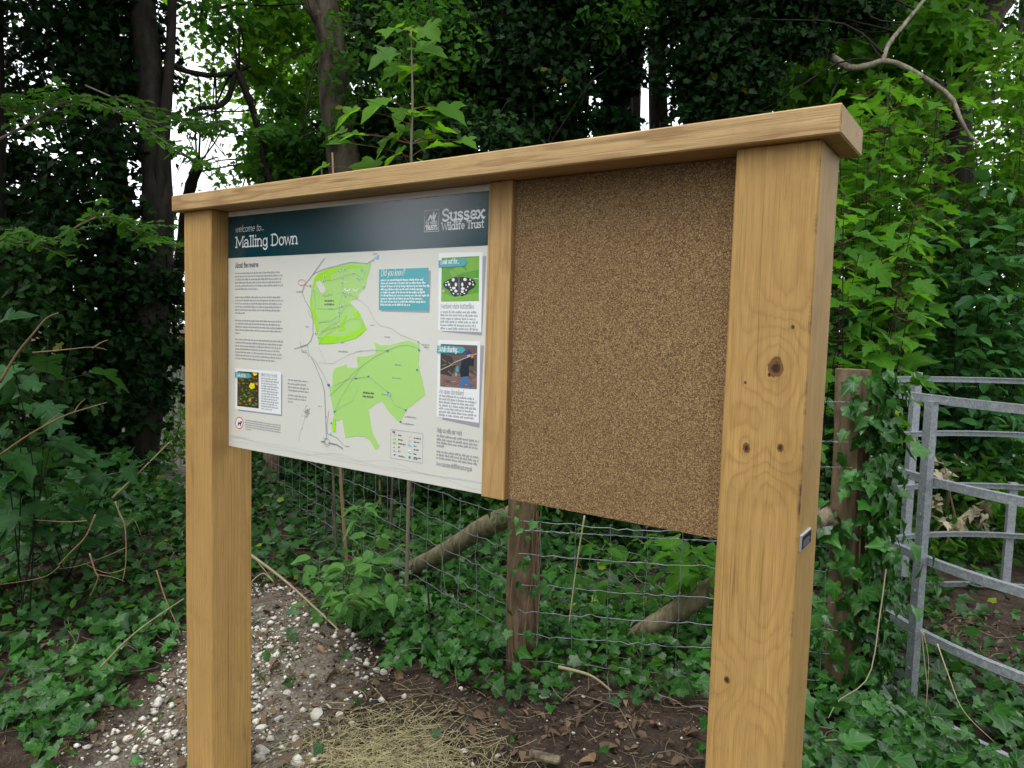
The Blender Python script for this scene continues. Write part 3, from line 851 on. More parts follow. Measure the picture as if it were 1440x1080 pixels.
# card 1: butterfly
ph = [(621.5, 362.8), (674.3, 360), (673.6, 423), (620.8, 424)]
f = card('', T4([(880, 720), (1325, 720), (1280, 1525), (880, 1485)]), [(617.4, 355.8), (678.9, 354.4), (677, 467), (616.4, 464.9)], ph, 'photogreen', None, '', 0, 0, 0)
for P in [[(0, .8), (.35, .9), (1, .82), (1, 1), (0, 1)], [(.6, .05), (1, 0), (1, .3), (.7, .35)], [(.2, .3), (.5, .2), (.7, .35), (.3, .45)]]:
    f.pp([inq(ph, u, v) for u, v in P], 'photogreen2', 3)
B5 = lambda L: T5(L)
f.pp(T5([(890, 290), (905, 260), (960, 230), (1020, 212), (1050, 225), (1080, 210), (1150, 220), (1205, 245), (1225, 285), (1200, 320), (1150, 350), (1130, 385), (1085, 408), (1055, 395), (1010, 412), (975, 390), (950, 345), (905, 320)]), 'black', 4)
for x, y, a, b in [(993, 242, 16, 18), (1112, 238, 18, 18), (1020, 290, 12, 22), (1085, 290, 12, 22), (1000, 325, 20, 14), (1090, 330, 20, 14), (950, 290, 12, 15), (1160, 280, 12, 15), (920, 295, 9, 9), (1195, 290, 9, 10), (940, 262, 8, 9), (1165, 240, 8, 10), (1020, 355, 16, 16), (1085, 360, 16, 14), (975, 345, 9, 10), (1125, 345, 9, 10), (995, 380, 10, 8), (1105, 380, 9, 8), (1190, 262, 6, 7), (920, 268, 6, 6), (965, 318, 7, 8), (1140, 312, 7, 8), (1040, 385, 7, 7), (1068, 385, 6, 6)]:
    f.pp(T5(arc(x, y, a, b, 0, 315, 8)), 'white', 5)
f.pp(T5([(1045, 200), (1060, 200), (1064, 300), (1055, 400), (1043, 300)]), 'ink', 6)
f.lp(T5([(1050, 205), (1010, 150), (960, 130)]), .0007, 'ink', 6)
f.lp(T5([(1055, 203), (1075, 180), (1110, 165)]), .0007, 'ink', 6)
f.lp(T5([(1200, 225), (1250, 232)]), .001, 'white', 4)
f.pp(T5([(875, 345), (895, 335), (908, 355), (890, 375)]), 'skin', 4)
f.pp(T4([(845, 765), (1115, 745), (1137, 785), (1105, 825), (845, 835)]), 'ribbon', 7)
a, b = PX(620.5, 371.5)
f.text('Look out for...', a, b, 0.060, 0.0088, 0.0015, 'white', 8, False, 0.2, 0.05)
a, b = PX(620, 433.5)
f.text('Marbled white butterflies', a, b, 0.107, 0.0078, 0.0011, 'soft', 2)
for i in range(6):
    f.words(a, PX(672, 440)[0], pz(440 + i * 4.62, 620), 0.0050, 'soft', 2, 420 + i, .95 + .05 * (i % 2))
f.build('picture_card', 'white printed card with a black and white butterfly picture')
# card 2: scrub clearing
ph = T6([(865, 170), (1235, 185), (1230, 628), (858, 600)])
f = card('', T6([(880, 180), (1302, 185), (1255, 1018), (880, 935)]), T6([(838, 130), (1265, 145), (1250, 970), (822, 905)]), ph, 'brush', None, '', 0, 0, 0)
f.pp([inq(ph, u, v) for u, v in [(0, .62), (.4, .7), (.7, .6), (1, .72), (1, 1), (0, 1)]], 'pinkbrown', 3)
f.pp([inq(ph, u, v) for u, v in [(0, .22), (.3, .28), (.42, .5), (.3, .75), (0, .7)]], 'brush2', 3)
for i in range(60):
    u, v = rr.uniform(.02, .9), rr.uniform(.3, .97)
    t = rr.uniform(-.6, .9)
    e = (min(.98, max(.01, u + .12 * math.cos(t))), min(.98, v + .09 * math.sin(t)))
    f.lp([inq(ph, u, v), inq(ph, *e)], .0008, rr.choice(['twig', 'brush2', 'brush2', 'pinkbrown', 'photodark']), 4)
f.pp(T6([(1070, 500), (1140, 495), (1180, 622), (1155, 620), (1115, 540), (1095, 615), (1062, 612)]), 'jeans', 5)
f.pp(T6([(1105, 310), (1165, 300), (1200, 300), (1195, 395), (1150, 385), (1150, 495), (1070, 505), (1060, 450), (1075, 350)]), 'jacket', 6)
f.pp(T6([(1122, 290), (1125, 250), (1150, 228), (1172, 250), (1172, 275), (1140, 282)]), 'hat', 7)
f.pp(T6([(1130, 285), (1168, 272), (1165, 295), (1135, 300)]), 'skin', 7)
f.pp(T6([(1172, 275), (1198, 272), (1200, 310), (1180, 318)]), 'orange', 8)
f.lp(T6([(868, 432), (960, 390), (1010, 355), (1120, 312), (1230, 270)]), .0022, 'twig', 7)
f.pp(T6([(1018, 410), (1045, 390), (1050, 450), (1020, 460)]), 'ribbon', 5)
f.pp(T6([(1010, 460), (1035, 465), (1030, 500), (1012, 495)]), 'soft', 5)
f.pp(T6([(835, 185), (1095, 200), (1122, 230), (1085, 267), (832, 260)]), 'ribbon', 9)
a, b = PX(617.5, 493.6)
f.text('Scrub clearing...', a, b, 0.066, 0.0088, 0.0016, 'white', 10, False, 0.2, 0.05)
a, b = PX(618, 552.6)
f.text('An open downland', a, b, 0.080, 0.0080, 0.0011, 'soft', 2)
for i in range(7):
    f.words(a, PX(670, 560)[0], pz(557.6 + i * 4.45, 618), 0.0050, 'soft', 2, 440 + i, .93 + .07 * (i % 2))
f.build('picture_card', 'white printed card picturing a person carrying a long branch')
# card 3: yellow flower
ph = T3([(175, 157), (390, 172), (390, 535), (172, 510)])
f = card('', T3([(180, 180), (628, 195), (625, 613), (180, 560)]), T3([(155, 130), (615, 165), (615, 597), (150, 540)]), ph, 'photodark', None, '', 0, 0, 0)
for i in range(120):
    u, v = rr.uniform(.03, .93), rr.uniform(.03, .95)
    a, b = rr.uniform(.03, .08), rr.uniform(.01, .03)
    f.pp([inq(ph, min(.99, max(.01, u + a * math.cos(t))), min(.99, max(.01, v + b * math.sin(t)))) for t in (0, 1.6, 3.1, 4.7)], rr.choice(['olive', 'olive', 'photogreen', 'photodark', 'rust', 'brush']), 3 + i % 3)
for cx, cy, s in [(325, 308, 30), (355, 180, 22)]:
    for k in range(5):
        t = k * 1.2566 + .5
        if cy > 200 or math.sin(t) > -.5:
            f.pp(T3(arc(cx + s * .55 * math.cos(t), cy + s * .6 * math.sin(t), s * .5, s * .55, 0, 315, 8)), 'yellow', 6)
f.pp(T3([(360, 280), (385, 275), (385, 300), (365, 300)]), 'orange', 6)
f.pp(T3([(290, 440), (315, 425), (318, 460), (295, 470)]), 'orange', 6)
f.pp(T3([(152, 165), (300, 182), (318, 205), (300, 230), (152, 222)]), 'ribbon', 7)
a, b = PX(333.5, 529.2)
f.text('Look out for...', a, b, 0.052, 0.0075, 0.0013, 'white', 8, False, 0.2, 0.05)
a, b = PX(367.8, 528.8)
f.text("Bird's-foot trefoil", a, b, 0.078, 0.0074, 0.0010, 'soft', 2)
for i in range(13):
    f.words(a, PX(392, 540)[0], pz(532.8 + i * 3.55, 368), 0.0042, 'soft', 2, 460 + i, .6 if i == 12 else .9 + .1 * (i % 2))
f.build('picture_card', 'white printed card with a yellow flower picture')
# no dogs sign
f = Flat()
f.pp(T3(arc(193, 682, 41, 62, 0, 345, 24)), 'red', 0)
f.pp(T3(arc(193, 682, 34, 53, 0, 345, 24)), 'white', 1)
f.pp(T3([(180, 672), (205, 680), (205, 662), (216, 662), (218, 680), (212, 690), (208, 718), (202, 716), (202, 695), (188, 695), (184, 714), (178, 712), (180, 690)]), 'black', 2)
f.lp(T3([(180, 655), (200, 672)]), .0012, 'black', 2)
f.build('warning_symbol', 'red ring with a black dog in it')
# key
f = Flat()
f.lp(T7([(358, 315), (683, 358), (677, 657), (355, 605), (358, 315)]), .0011, 'soft', 0)
f.words(*[PX(552, 608)[0], PX(555, 608)[0]], PX(552, 608.5)[1], .005, 'ink', 0, 5)
for x, y in [(395, 412)]:
    f.pp(T7([(375, 402), (410, 405), (415, 420), (378, 424)]), 'green', 0)
f.pp(T7([(378, 438), (410, 448), (400, 470), (380, 460)]), 'lime', 0)
f.pp(T7([(525, 460), (545, 462), (575, 495), (530, 485)]), 'cyan', 0)
f.pp(T7(arc(548, 598, 13, 15, 0, 315, 8)), 'ribbon', 0)
for x, y in [(392, 498), (392, 535), (392, 575), (400, 570)]:
    f.pp(T7(arc(x, y, 8, 6, 0, 315, 8)), 'blue', 0)
f.pp(T7([(532, 520), (565, 525), (563, 538), (532, 532)]), 'white', 0)
f.lp(T7([(385, 385), (412, 365)]), .0007, 'soft', 0)
f.lp(T7([(538, 402), (570, 380)]), .0007, 'soft', 0)
f.lp(T7([(535, 440), (560, 425), (570, 440)]), .0007, 'soft', 0)
f.lp(T7([(532, 550), (568, 562)]), .0016, 'soft', 0)
for i, (x, y) in enumerate([(432, 380), (432, 424), (432, 465), (432, 500), (432, 542), (432, 590), (590, 408), (590, 448), (590, 490), (590, 526), (588, 570), (588, 606), (588, 620)]):
    a, b = PX(500 + x / 7.2, 560 + y / 7.2)
    f.words(a, a + (.014, .016, .026, .007, .007, .022, .025, .022, .01, .016, .01, .026, .014)[i], b, .0036, 'ink', 0, 480 + i)
f.build('map_key')
# maker's plate on the side of the right post
XS = XR + PW
q = [onX(1124.2, 752.5, XS), onX(1137.5, 742, XS), onX(1137, 764, XS), onX(1123.8, 774, XS)]
y0, y1 = (q[0][1] + q[3][1]) / 2, (q[1][1] + q[2][1]) / 2
z0, z1 = (q[2][2] + q[3][2]) / 2, (q[0][2] + q[1][2]) / 2
MSIL = plain('brushed_plate_edge', (0.62, 0.63, 0.65), 0.35, 0.6, 0.05)
MBLK = plain('black_plate_face', (0.012, 0.012, 0.015), 0.6, 0.0, 0.05, 30, 0, .15)
plate = MB().box(XS - 0.0005, XS + 0.004, y0, y1, z0, z1, 0.0006).build('name_plate', MSIL, board)
m = MB().box(XS + 0.0042, XS + 0.0048, y0 + .004, y1 - .002, z0 + .003, z1 - .004)
m.build('plate_face', MBLK, plate)
m = MB()
rr = random.Random(8)
for i in range(4):
    zz = z1 - .014 - i * (z1 - z0 - .016) / 4
    y = y0 + .010
    while y < y1 - (.012 if i % 2 else .02):
        w = rr.uniform(.0012, .0025)
        m.box(XS + .0049, XS + .0051, y, y + w, zz, zz + .0026)
        y += w + .0012
m.build('plate_lettering', plain('plate_letter_grey', (0.22, 0.22, 0.23), 0.4, 0.0, 0.05), plate)

# ------------------------------------------------------------------ leaf shapes: outline (right half, base to tip), fold and droop
def leaf_tmpl(half, cy=0.32, fold=0.22, droop=0.18, curl=0.0):
    half = [tuple(p) for p in half]
    left = [(-x, y) for x, y in half[1:-1]][::-1]
    out = half + left
    V = [(0, cy)] + out
    V = np.array([(x, y, fold * abs(x) - droop * y * y + curl * math.sin(7 * x + 5 * y)) for x, y in V])
    n = len(out)
    F = np.array([(0, 1 + i, 1 + (i + 1) % n) for i in range(n)])
    return V, F, V[:, :2].copy()
SYC = leaf_tmpl([(0, .02), (.14, -.09), (.30, -.10), (.42, -.03), (.36, .06), (.33, .16), (.46, .20), (.60, .34), (.62, .50), (.50, .47), (.38, .52), (.26, .50), (.30, .66), (.22, .78), (.13, .84), (0, 1.05)], .28, .16, .22, .012)
SYC2 = leaf_tmpl([(0, .02), (.38, -.08), (.32, .16), (.60, .46), (.24, .50), (.20, .80), (0, 1.05)], .28, .2, .2)
IVY = leaf_tmpl([(0, .05), (.16, -.12), (.36, -.05), (.38, .12), (.34, .24), (.43, .33), (.48, .44), (.34, .52), (.22, .63), (.12, .82), (0, 1.0)], .22, .22, .12, .02)
IVY2 = leaf_tmpl([(0, .05), (.34, -.08), (.34, .22), (.46, .42), (.25, .58), (0, 1.0)], .22, .25, .12)
OVA = leaf_tmpl([(0, 0), (.15, .06), (.27, .22), (.31, .40), (.26, .62), (.15, .82), (.05, .95), (0, 1.05)], .42, .25, .22, .01)
OVA2 = leaf_tmpl([(0, 0), (.26, .26), (.24, .62), (0, 1.0)], .42, .3, .2)
LAN = leaf_tmpl([(0, 0), (.10, .08), (.18, .25), (.19, .45), (.13, .70), (.05, .90), (0, 1.05)], .42, .3, .3, .01)
LOBE = leaf_tmpl([(0, 0), (.22, .02), (.20, .22), (.42, .42), (.20, .48), (.24, .76), (0, 1.0)], .3, .2, .15)
KITE = (np.array([(0, 0, 0), (.34, .42, .10), (0, 1, -.12), (-.34, .42, .10)]), np.array([(0, 1, 2), (0, 2, 3)]), np.array([(0, 0), (.34, .42), (0, 1), (-.34, .42)]))
rng = np.random.default_rng(11)

def frame(nrm, tip):
    nrm = nrmz(nrm)
    tip = nrmz(tip - nrm * (tip * nrm).sum(1, keepdims=True))
    return np.cross(tip, nrm), tip, nrm
def leaves(name, tmpl, pos, nrm, tip, size, mat, parent=None, origin=None, uv=False):
    V, F, U = tmpl
    x, y, z = frame(nrm, tip)
    size = np.broadcast_to(size, (len(pos),))[:, None, None]
    n, k = len(pos), len(V)
    kx, kz, tw = rng.uniform(.74, 1.18, (n, 1, 1)), rng.uniform(-.4, 2.4, (n, 1, 1)), rng.normal(0, .22, (n, 1, 1))
    P = pos[:, None, :] + size * (V[None, :, 0:1] * kx * x[:, None] + V[None, :, 1:2] * y[:, None] + (V[None, :, 2:3] * kz + tw * V[None, :, 0:1] * V[None, :, 1:2] * 2) * z[:, None])
    FF = (F[None] + (np.arange(n) * k)[:, None, None]).reshape(-1, 3)
    return obj(name, P.reshape(-1, 3), FF, mat, parent, None, False, np.tile(U, (n, 1)) if uv else None, origin)
def rand_dirs(n, up=0.6, side=None, sd=0.5, jit=0.75):
    a = rng.normal(0, jit, (n, 3))
    a[:, 2] += up
    if side is not None:
        a += np.asarray(side) * sd
    return nrmz(a)
def rand_tips(n, droop=0.3):
    t = rng.normal(0, 1, (n, 3))
    t[:, 2] = t[:, 2] * .35 - droop
    return nrmz(t)
def clumps(n, c, r, nc=40, cr=0.22, shell=0.35, flat=0.6):
    """leaf positions in clumps through an ellipsoid"""
    c, r = np.asarray(c, float), np.asarray(r, float)
    d = nrmz(rng.normal(0, 1, (nc, 3)))
    cc = c + d * r * (rng.random((nc, 1)) ** shell)
    w = rng.random(nc) + .3
    i = rng.choice(nc, n, p=w / w.sum())
    o = rng.normal(0, 1, (n, 3)) * cr
    o[:, 2] *= flat
    return cc[i] + o, nrmz((cc[i] + o - c) / r)
TOCAM = np.array([.5, -.8, .1])

_mc = {}
def leaf_mesh(tmpl, mat, key):
    if key not in _mc:
        V, F, U = tmpl
        V = V.copy()
        vr = np.random.default_rng(abs(hash(key)) % 1000 if False else sum(map(ord, key)))
        V[:, 2] = V[:, 2] * vr.uniform(.2, 2.2) + vr.normal(0, .3) * V[:, 0] * V[:, 1] + vr.normal(0, .16) * V[:, 0] + vr.normal(0, .018, len(V))
        V[:, 0] = V[:, 0] * vr.uniform(.82, 1.1) + vr.normal(0, .10) * V[:, 1] ** 2
        V[1:, :2] += vr.normal(0, .014, (len(V) - 1, 2))
        _mc[key] = mesh('leaf', V, F, mat, None, False, U)
    return _mc[key]
def leaf_parts(parent, tmpl, mat, key, pos, nrm, tip, size, name='leaf'):
    """one object for each leaf; alike leaves share one mesh"""
    mes = [leaf_mesh(tmpl, mat, key + c) for c in 'abcdefg']
    x, y, z = frame(np.asarray(nrm, float), np.asarray(tip, float))
    o0 = wl(parent)
    size = np.broadcast_to(size, (len(pos),))
    for i in range(len(pos)):
        o = bpy.data.objects.new(name, mes[int(rng.integers(7))])
        COL.objects.link(o)
        o.parent = parent
        s = float(size[i])
        p = pos[i] - o0
        o.matrix_basis = Matrix(((x[i][0] * s, y[i][0] * s, z[i][0] * s, p[0]), (x[i][1] * s, y[i][1] * s, z[i][1] * s, p[1]),
                                 (x[i][2] * s, y[i][2] * s, z[i][2] * s, p[2]), (0, 0, 0, 1)))

M_IVYD = leafmat('ivy_leaf_shaded', (0.004, 0.014, 0.004), (0.012, 0.042, 0.008), 0.15, 0.5, 0.0, None, 0.09)  # ivy green lowered toward black; depth of shade is put into the colour
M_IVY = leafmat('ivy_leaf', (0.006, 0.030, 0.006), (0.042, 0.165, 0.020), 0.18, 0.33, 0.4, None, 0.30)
M_IVYS = leafmat('ivy_leaf_small', (0.005, 0.024, 0.005), (0.030, 0.115, 0.015), 0.15, 0.38, 0.0, None, 0.24)
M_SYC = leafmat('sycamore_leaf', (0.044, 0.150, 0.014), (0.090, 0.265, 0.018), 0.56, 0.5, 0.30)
M_SYCD = leafmat('sycamore_leaf_shaded', (0.014, 0.060, 0.016), (0.032, 0.11, 0.024), 0.35, 0.45, 0.25)  # shaded copy of the sycamore leaf; the dimness is in its colour
M_LIT = leafmat('young_lit_leaf', (0.055, 0.18, 0.010), (0.13, 0.32, 0.016), 0.58, 0.5)  # young sapling leaf; its colour also paints sunlit and backlit crowns brighter
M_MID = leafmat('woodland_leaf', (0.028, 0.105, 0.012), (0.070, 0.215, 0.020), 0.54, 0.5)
M_DEEP = leafmat('woodland_leaf_shaded', (0.012, 0.042, 0.010), (0.032, 0.095, 0.018), 0.30, 0.5)  # darker copy of the woodland leaf; the colour stands in for shade
M_ELD = leafmat('elder_leaf', (0.026, 0.11, 0.030), (0.058, 0.195, 0.048), 0.35, 0.4, 0.2, None, 0.3)
M_BRAM = leafmat('bramble_leaf', (0.045, 0.14, 0.030), (0.10, 0.25, 0.05), 0.35, 0.48, 0.3)
M_DRY = plain('dry_leaf', (0.22, 0.135, 0.07), 0.7, 0, 0.65, 20)
M_PALE = plain('pale_withered_leaf', (0.33, 0.29, 0.19), 0.7, 0, 0.5, 20)
M_STRAW = plain('dry_straw', (0.34, 0.28, 0.16), 0.7, 0, 0.45, 20)
M_TWIG = plain('brown_twig', (0.20, 0.125, 0.065), 0.75, 0, 0.5, 20)
M_GTW = plain('grey_twig', (0.16, 0.135, 0.10), 0.8, 0, 0.4, 20)
M_GST = plain('green_stem', (0.09, 0.16, 0.05), 0.6, 0, 0.3, 20)
M_RST = plain('red_leaf_stalk', (0.15, 0.055, 0.035), 0.55, 0, 0.3, 20)
M_BARK = barkmat('grey_bark', (0.035, 0.028, 0.020), (0.12, 0.10, 0.072))
M_BARKD = barkmat('dark_bark', (0.008, 0.0065, 0.005), (0.032, 0.026, 0.020))
M_BARKP = barkmat('pale_branch_bark', (0.10, 0.085, 0.06), (0.30, 0.27, 0.20), 30)

# ------------------------------------------------------------------ wire fence
M_POST = barkmat('weathered_softwood', (0.075, 0.048, 0.028), (0.215, 0.155, 0.098), 22)
M_STRUT = barkmat('weathered_rail_wood', (0.06, 0.048, 0.03), (0.25, 0.205, 0.135), 34)
M_WIRE = plain('galvanised_wire', (0.22, 0.225, 0.25), 0.5, 0.5, 0.2, 40)
fence = thing('wire_fence', 'stock fence of square wire mesh on round timber posts behind the noticeboard', 'fence', (0.55, 1.26, 0))
def round_post(name, bx, by, tz, r, parent, mat, seed, lean=(0, 0)):
    rr = np.random.default_rng(seed)
    seg, nz = 26, 12
    V, F = [], []
    prof = 1 + .035 * rr.normal(0, 1, seg) - .10 * (rr.random(seg) < .15)
    b = gz(bx, by) - .1
    for i in range(nz + 1):
        t = i / nz
        for k in range(seg):
            a = 2 * math.pi * k / seg
            q = r * (prof[k] + .02 * rr.normal()) * (1.05 - .05 * t)
            V.append((bx + lean[0] * t + q * math.cos(a), by + lean[1] * t + q * math.sin(a), b + (tz - b) * t))
    F = [(i * seg + k, i * seg + (k + 1) % seg, (i + 1) * seg + (k + 1) % seg, (i + 1) * seg + k) for i in range(nz) for k in range(seg)]
    F.append(tuple(nz * seg + k for k in range(seg)))
    return obj(name, V, F, mat, parent, origin=(bx, by, b))
CP, IP = np.array([0.53, 1.275]), np.array([1.735, 1.955])
round_post('post', CP[0], CP[1], 0.92, 0.066, fence, M_POST, 2, (-.03, .02))
round_post('post', IP[0], IP[1], 1.365, 0.068, fence, M_POST, 3, (-.045, .03))
LD = nrmz(np.array([-1.5265, 0.525]))
LE = CP + LD * 3.4
round_post('post', LE[0], LE[1], 0.95, 0.06, fence, M_POST, 4)
FZ = [.672, .528, .393, .277, .173, .057]
def wire_path(a, b, z, n, sag=.006, sd=0, kink=.35):
    rr = np.random.default_rng(sd)
    t = np.linspace(0, 1, n)[:, None]
    P = np.hstack([a + (b - a) * t, np.full((n, 1), z)])
    P[:, 2] += rr.normal(0, sag, n) * kink - sag * 1.3 * np.sin(math.pi * t[:, 0])
    P[:, :2] += rr.normal(0, .003, (n, 2))
    return P
off = np.array([.045, -.055])
A0, A1 = CP + np.array([.02, -.072]), IP + np.array([-.02, -.075])
for i, z in enumerate(FZ):
    MB().tube(wire_path(A0, A1, z, 40, .010, i), .0017, 5).build('wire', M_WIRE, fence)
B0, B1 = CP + np.array([-.05, -.055]), LE + np.array([-.03, -.06])
for i, z in enumerate(FZ):
    MB().tube(wire_path(B0, B1, z, 60, .010, 20 + i), .0017, 5).build('wire', M_WIRE, fence)
def stays(a, b, n, sd):
    rr = np.random.default_rng(sd)
    for k in range(n):
        t = (k + .6) / n
        p = a + (b - a) * t
        P = np.array([(p[0] + rr.normal(0, .004), p[1] + rr.normal(0, .003), z) for z in np.linspace(FZ[0] + .004, FZ[-1] - .01, 9)])
        m = MB().tube(P, .0014, 5)
        for z in FZ:      # knots where the stay is wound on each line wire
            m.tube(np.array([(p[0] - .004, p[1] - .001, z - .004), (p[0], p[1] - .002, z), (p[0] + .004, p[1] - .001, z + .003)]), .0026, 5)
        m.build('stay_wire', M_WIRE, fence)
stays(A0, A1, 9, 5)
stays(B0, B1, 22, 6)
for i, z in enumerate((1.235, 1.07, .965, .63)):
    a, b = CP + np.array([.0, -.075]), IP + np.array([-.01, -.08])
    rr = np.random.default_rng(60 + i)
    n = 90
    if i < 3:
        a = np.array([0.93, 0.055]) * 0 + (IP + (CP - IP) * .55 + np.array([0, -.075]))
    m = MB()
    for ph in (0, math.pi):
        P = wire_path(a, b, z, n, .002, 60 + i)
        P[:, 2] += .0022 * np.sin(np.arange(n) * 1.1 + ph)
        P[:, 1] += .0022 * np.cos(np.arange(n) * 1.1 + ph)
        m.tube(P, .0012, 4)
    w = m.build('barbed_wire', M_WIRE, fence)
    m = MB()
    for t in np.arange(.06, .98, .11):
        p = wire_path(a, b, z, n, .002, 60 + i)[int(t * n)]
        for _ in range(2):
            d = rr.normal(0, 1, 3)
            d *= .018 / np.linalg.norm(d)
            m.tube(np.array([p - d, p - d * .2, p + d * .2, p + d]), [.0004, .0014, .0014, .0004], 4)
    tag(m.build('barb', M_WIRE, w), kind='stuff')
def strut(a, b, r, sd):
    rr = np.random.default_rng(sd)
    P = spline(np.array([a, a + (b - a) * .35 + rr.normal(0, .008, 3), a + (b - a) * .7 + rr.normal(0, .008, 3), b]), 14)
    return MB().tube(P, r * (1 + .05 * rr.normal(0, 1, 14)), 14).build('strut', M_STRUT, fence, True, origin=(a + b) / 2)
strut(np.array([.80, 1.80, .0]), at(1172, 722, 3.04), .048, 1)
lo = CP + LD * 1.25 + np.array([.05, .10])
strut(np.array([lo[0], lo[1], .06]), np.array([CP[0] - .05, CP[1] + .06, .68]), .050, 2)

# ------------------------------------------------------------------ kissing gate
M_GALV_N = NT('galvanised_steel')
tc = M_GALV_N.n('TexCoord').outputs['Object']
g1 = M_GALV_N.noise(tc, 45.0, 4, .65)
g2 = M_GALV_N.noise(tc, 260.0, 2)
vor = M_GALV_N.n('TexVoronoi', {'Vector': tc, 'Scale': 120.0}).outputs[0]
gc = M_GALV_N.ramp(M_GALV_N.math('ADD', M_GALV_N.math('MULTIPLY', g1, .7), M_GALV_N.math('MULTIPLY', vor, .35)), [(.3, (.20, .222, .245)), (.6, (.34, .365, .39)), (.8, (.50, .52, .54))])
M_GALV = M_GALV_N.done(M_GALV_N.bsdf(gc, .45, .5, .35, M_GALV_N.bump(g2, .15, .001)))
GC, GR = np.array([2.905, 3.277]), 1.378
gate = thing('kissing_gate', 'galvanised steel kissing gate with curved flat rails beside the ivy covered post', 'gate', (GC[0], GC[1], -.2))
def grail(z, a0, a1, th=.008, hh=.031):
    n = 36
    V, F = [], []
    for i in range(n):
        a = R(a0 + (a1 - a0) * i / (n - 1))
        for rr_ in (GR - th, GR + .004):
            for zz in (z - hh, z):
                V.append((GC[0] + rr_ * math.cos(a), GC[1] + rr_ * math.sin(a), zz))
    # channel profile: the flat bar has a turned lip along its top
    for i in range(n - 1):
        a, b = 4 * i, 4 * i + 4
        F += [(a, a + 1, b + 1, b), (a + 2, b + 2, b + 3, a + 3), (a + 1, a + 3, b + 3, b + 1), (a, b, b + 2, a + 2)]
    F += [(0, 2, 3, 1), (4 * n - 4, 4 * n - 3, 4 * n - 1, 4 * n - 2)]
    V = np.array(V)
    k = len(V)
    L = []
    for i in range(n):
        a = R(a0 + (a1 - a0) * i / (n - 1))
        for rr_, zz in ((GR - .023, z - .0005), (GR - .023, z + .005), (GR + .0045, z - .0005), (GR + .0045, z + .005)):
            L.append((GC[0] + rr_ * math.cos(a), GC[1] + rr_ * math.sin(a), zz))
    for i in range(n - 1):
        a, b = k + 4 * i, k + 4 * i + 4
        F += [(a, a + 1, b + 1, b), (a + 2, b + 2, b + 3, a + 3), (a + 1, a + 3, b + 3, b + 1), (a, b, b + 2, a + 2)]
    F += [(k, k + 2, k + 3, k + 1), (k + 4 * n - 4, k + 4 * n - 3, k + 4 * n - 1, k + 4 * n - 2)]
    return obj('rail', np.vstack([V, L]), F, M_GALV, gate)
for z in (1.255, .899, .55, .219, -.125):
    grail(z, 88, 272)
def upright(px, py, ang, zt, w=.052, d=.030):
    a = R(ang)
    c = GC + (GR + .030) * np.array([math.cos(a), math.sin(a)])
    return c
def post_on_hoop(px, zt, name='upright', inside=False, w=.05):
    """square tube standing against the hoop on the line of sight through column px"""
    best = None
    for ang in np.arange(95, 270, .25):
        p = GC + GR * np.array([math.cos(R(ang)), math.sin(R(ang))])
        q = topx((p[0], p[1], .8))[0]
        if best is None or abs(q[0] - px[0]) < best[0]:
            if (px[1] == 'f') == (ang > 197):
                best = (abs(q[0] - px[0]), ang)
    a = R(best[1])
    rad = np.array([math.cos(a), math.sin(a)])
    c = GC + (GR + (.024 if not inside else -.034)) * rad
    t = np.array([-rad[1], rad[0]])
    V = []
    for su in (-1, 1):
        for sv in (-1, 1):
            q = c + t * su * w / 2 + rad * sv * .017
            V += [(q[0], q[1], -.35), (q[0], q[1], zt)]
    F = [(0, 1, 3, 2), (4, 6, 7, 5), (0, 4, 5, 1), (2, 3, 7, 6), (1, 5, 7, 3), (0, 2, 6, 4)]
    o = obj(name, V, F, M_GALV, gate, origin=(c[0], c[1], 0))
    for z in (.05, .40, .74):
        s = c + rad * (.018)
        MB().tube(np.array([(s[0], s[1], z), (s[0] + rad[0] * .006, s[1] + rad[1] * .006, z)]), .009, 8).build('bolt', M_GALV, o)
    return o
post_on_hoop((1306, 'f'), 1.235, w=.042)
post_on_hoop((1287, 'b'), 1.285, inside=False, w=.064)
post_on_hoop((1432, 'b'), 0.56, w=.05)

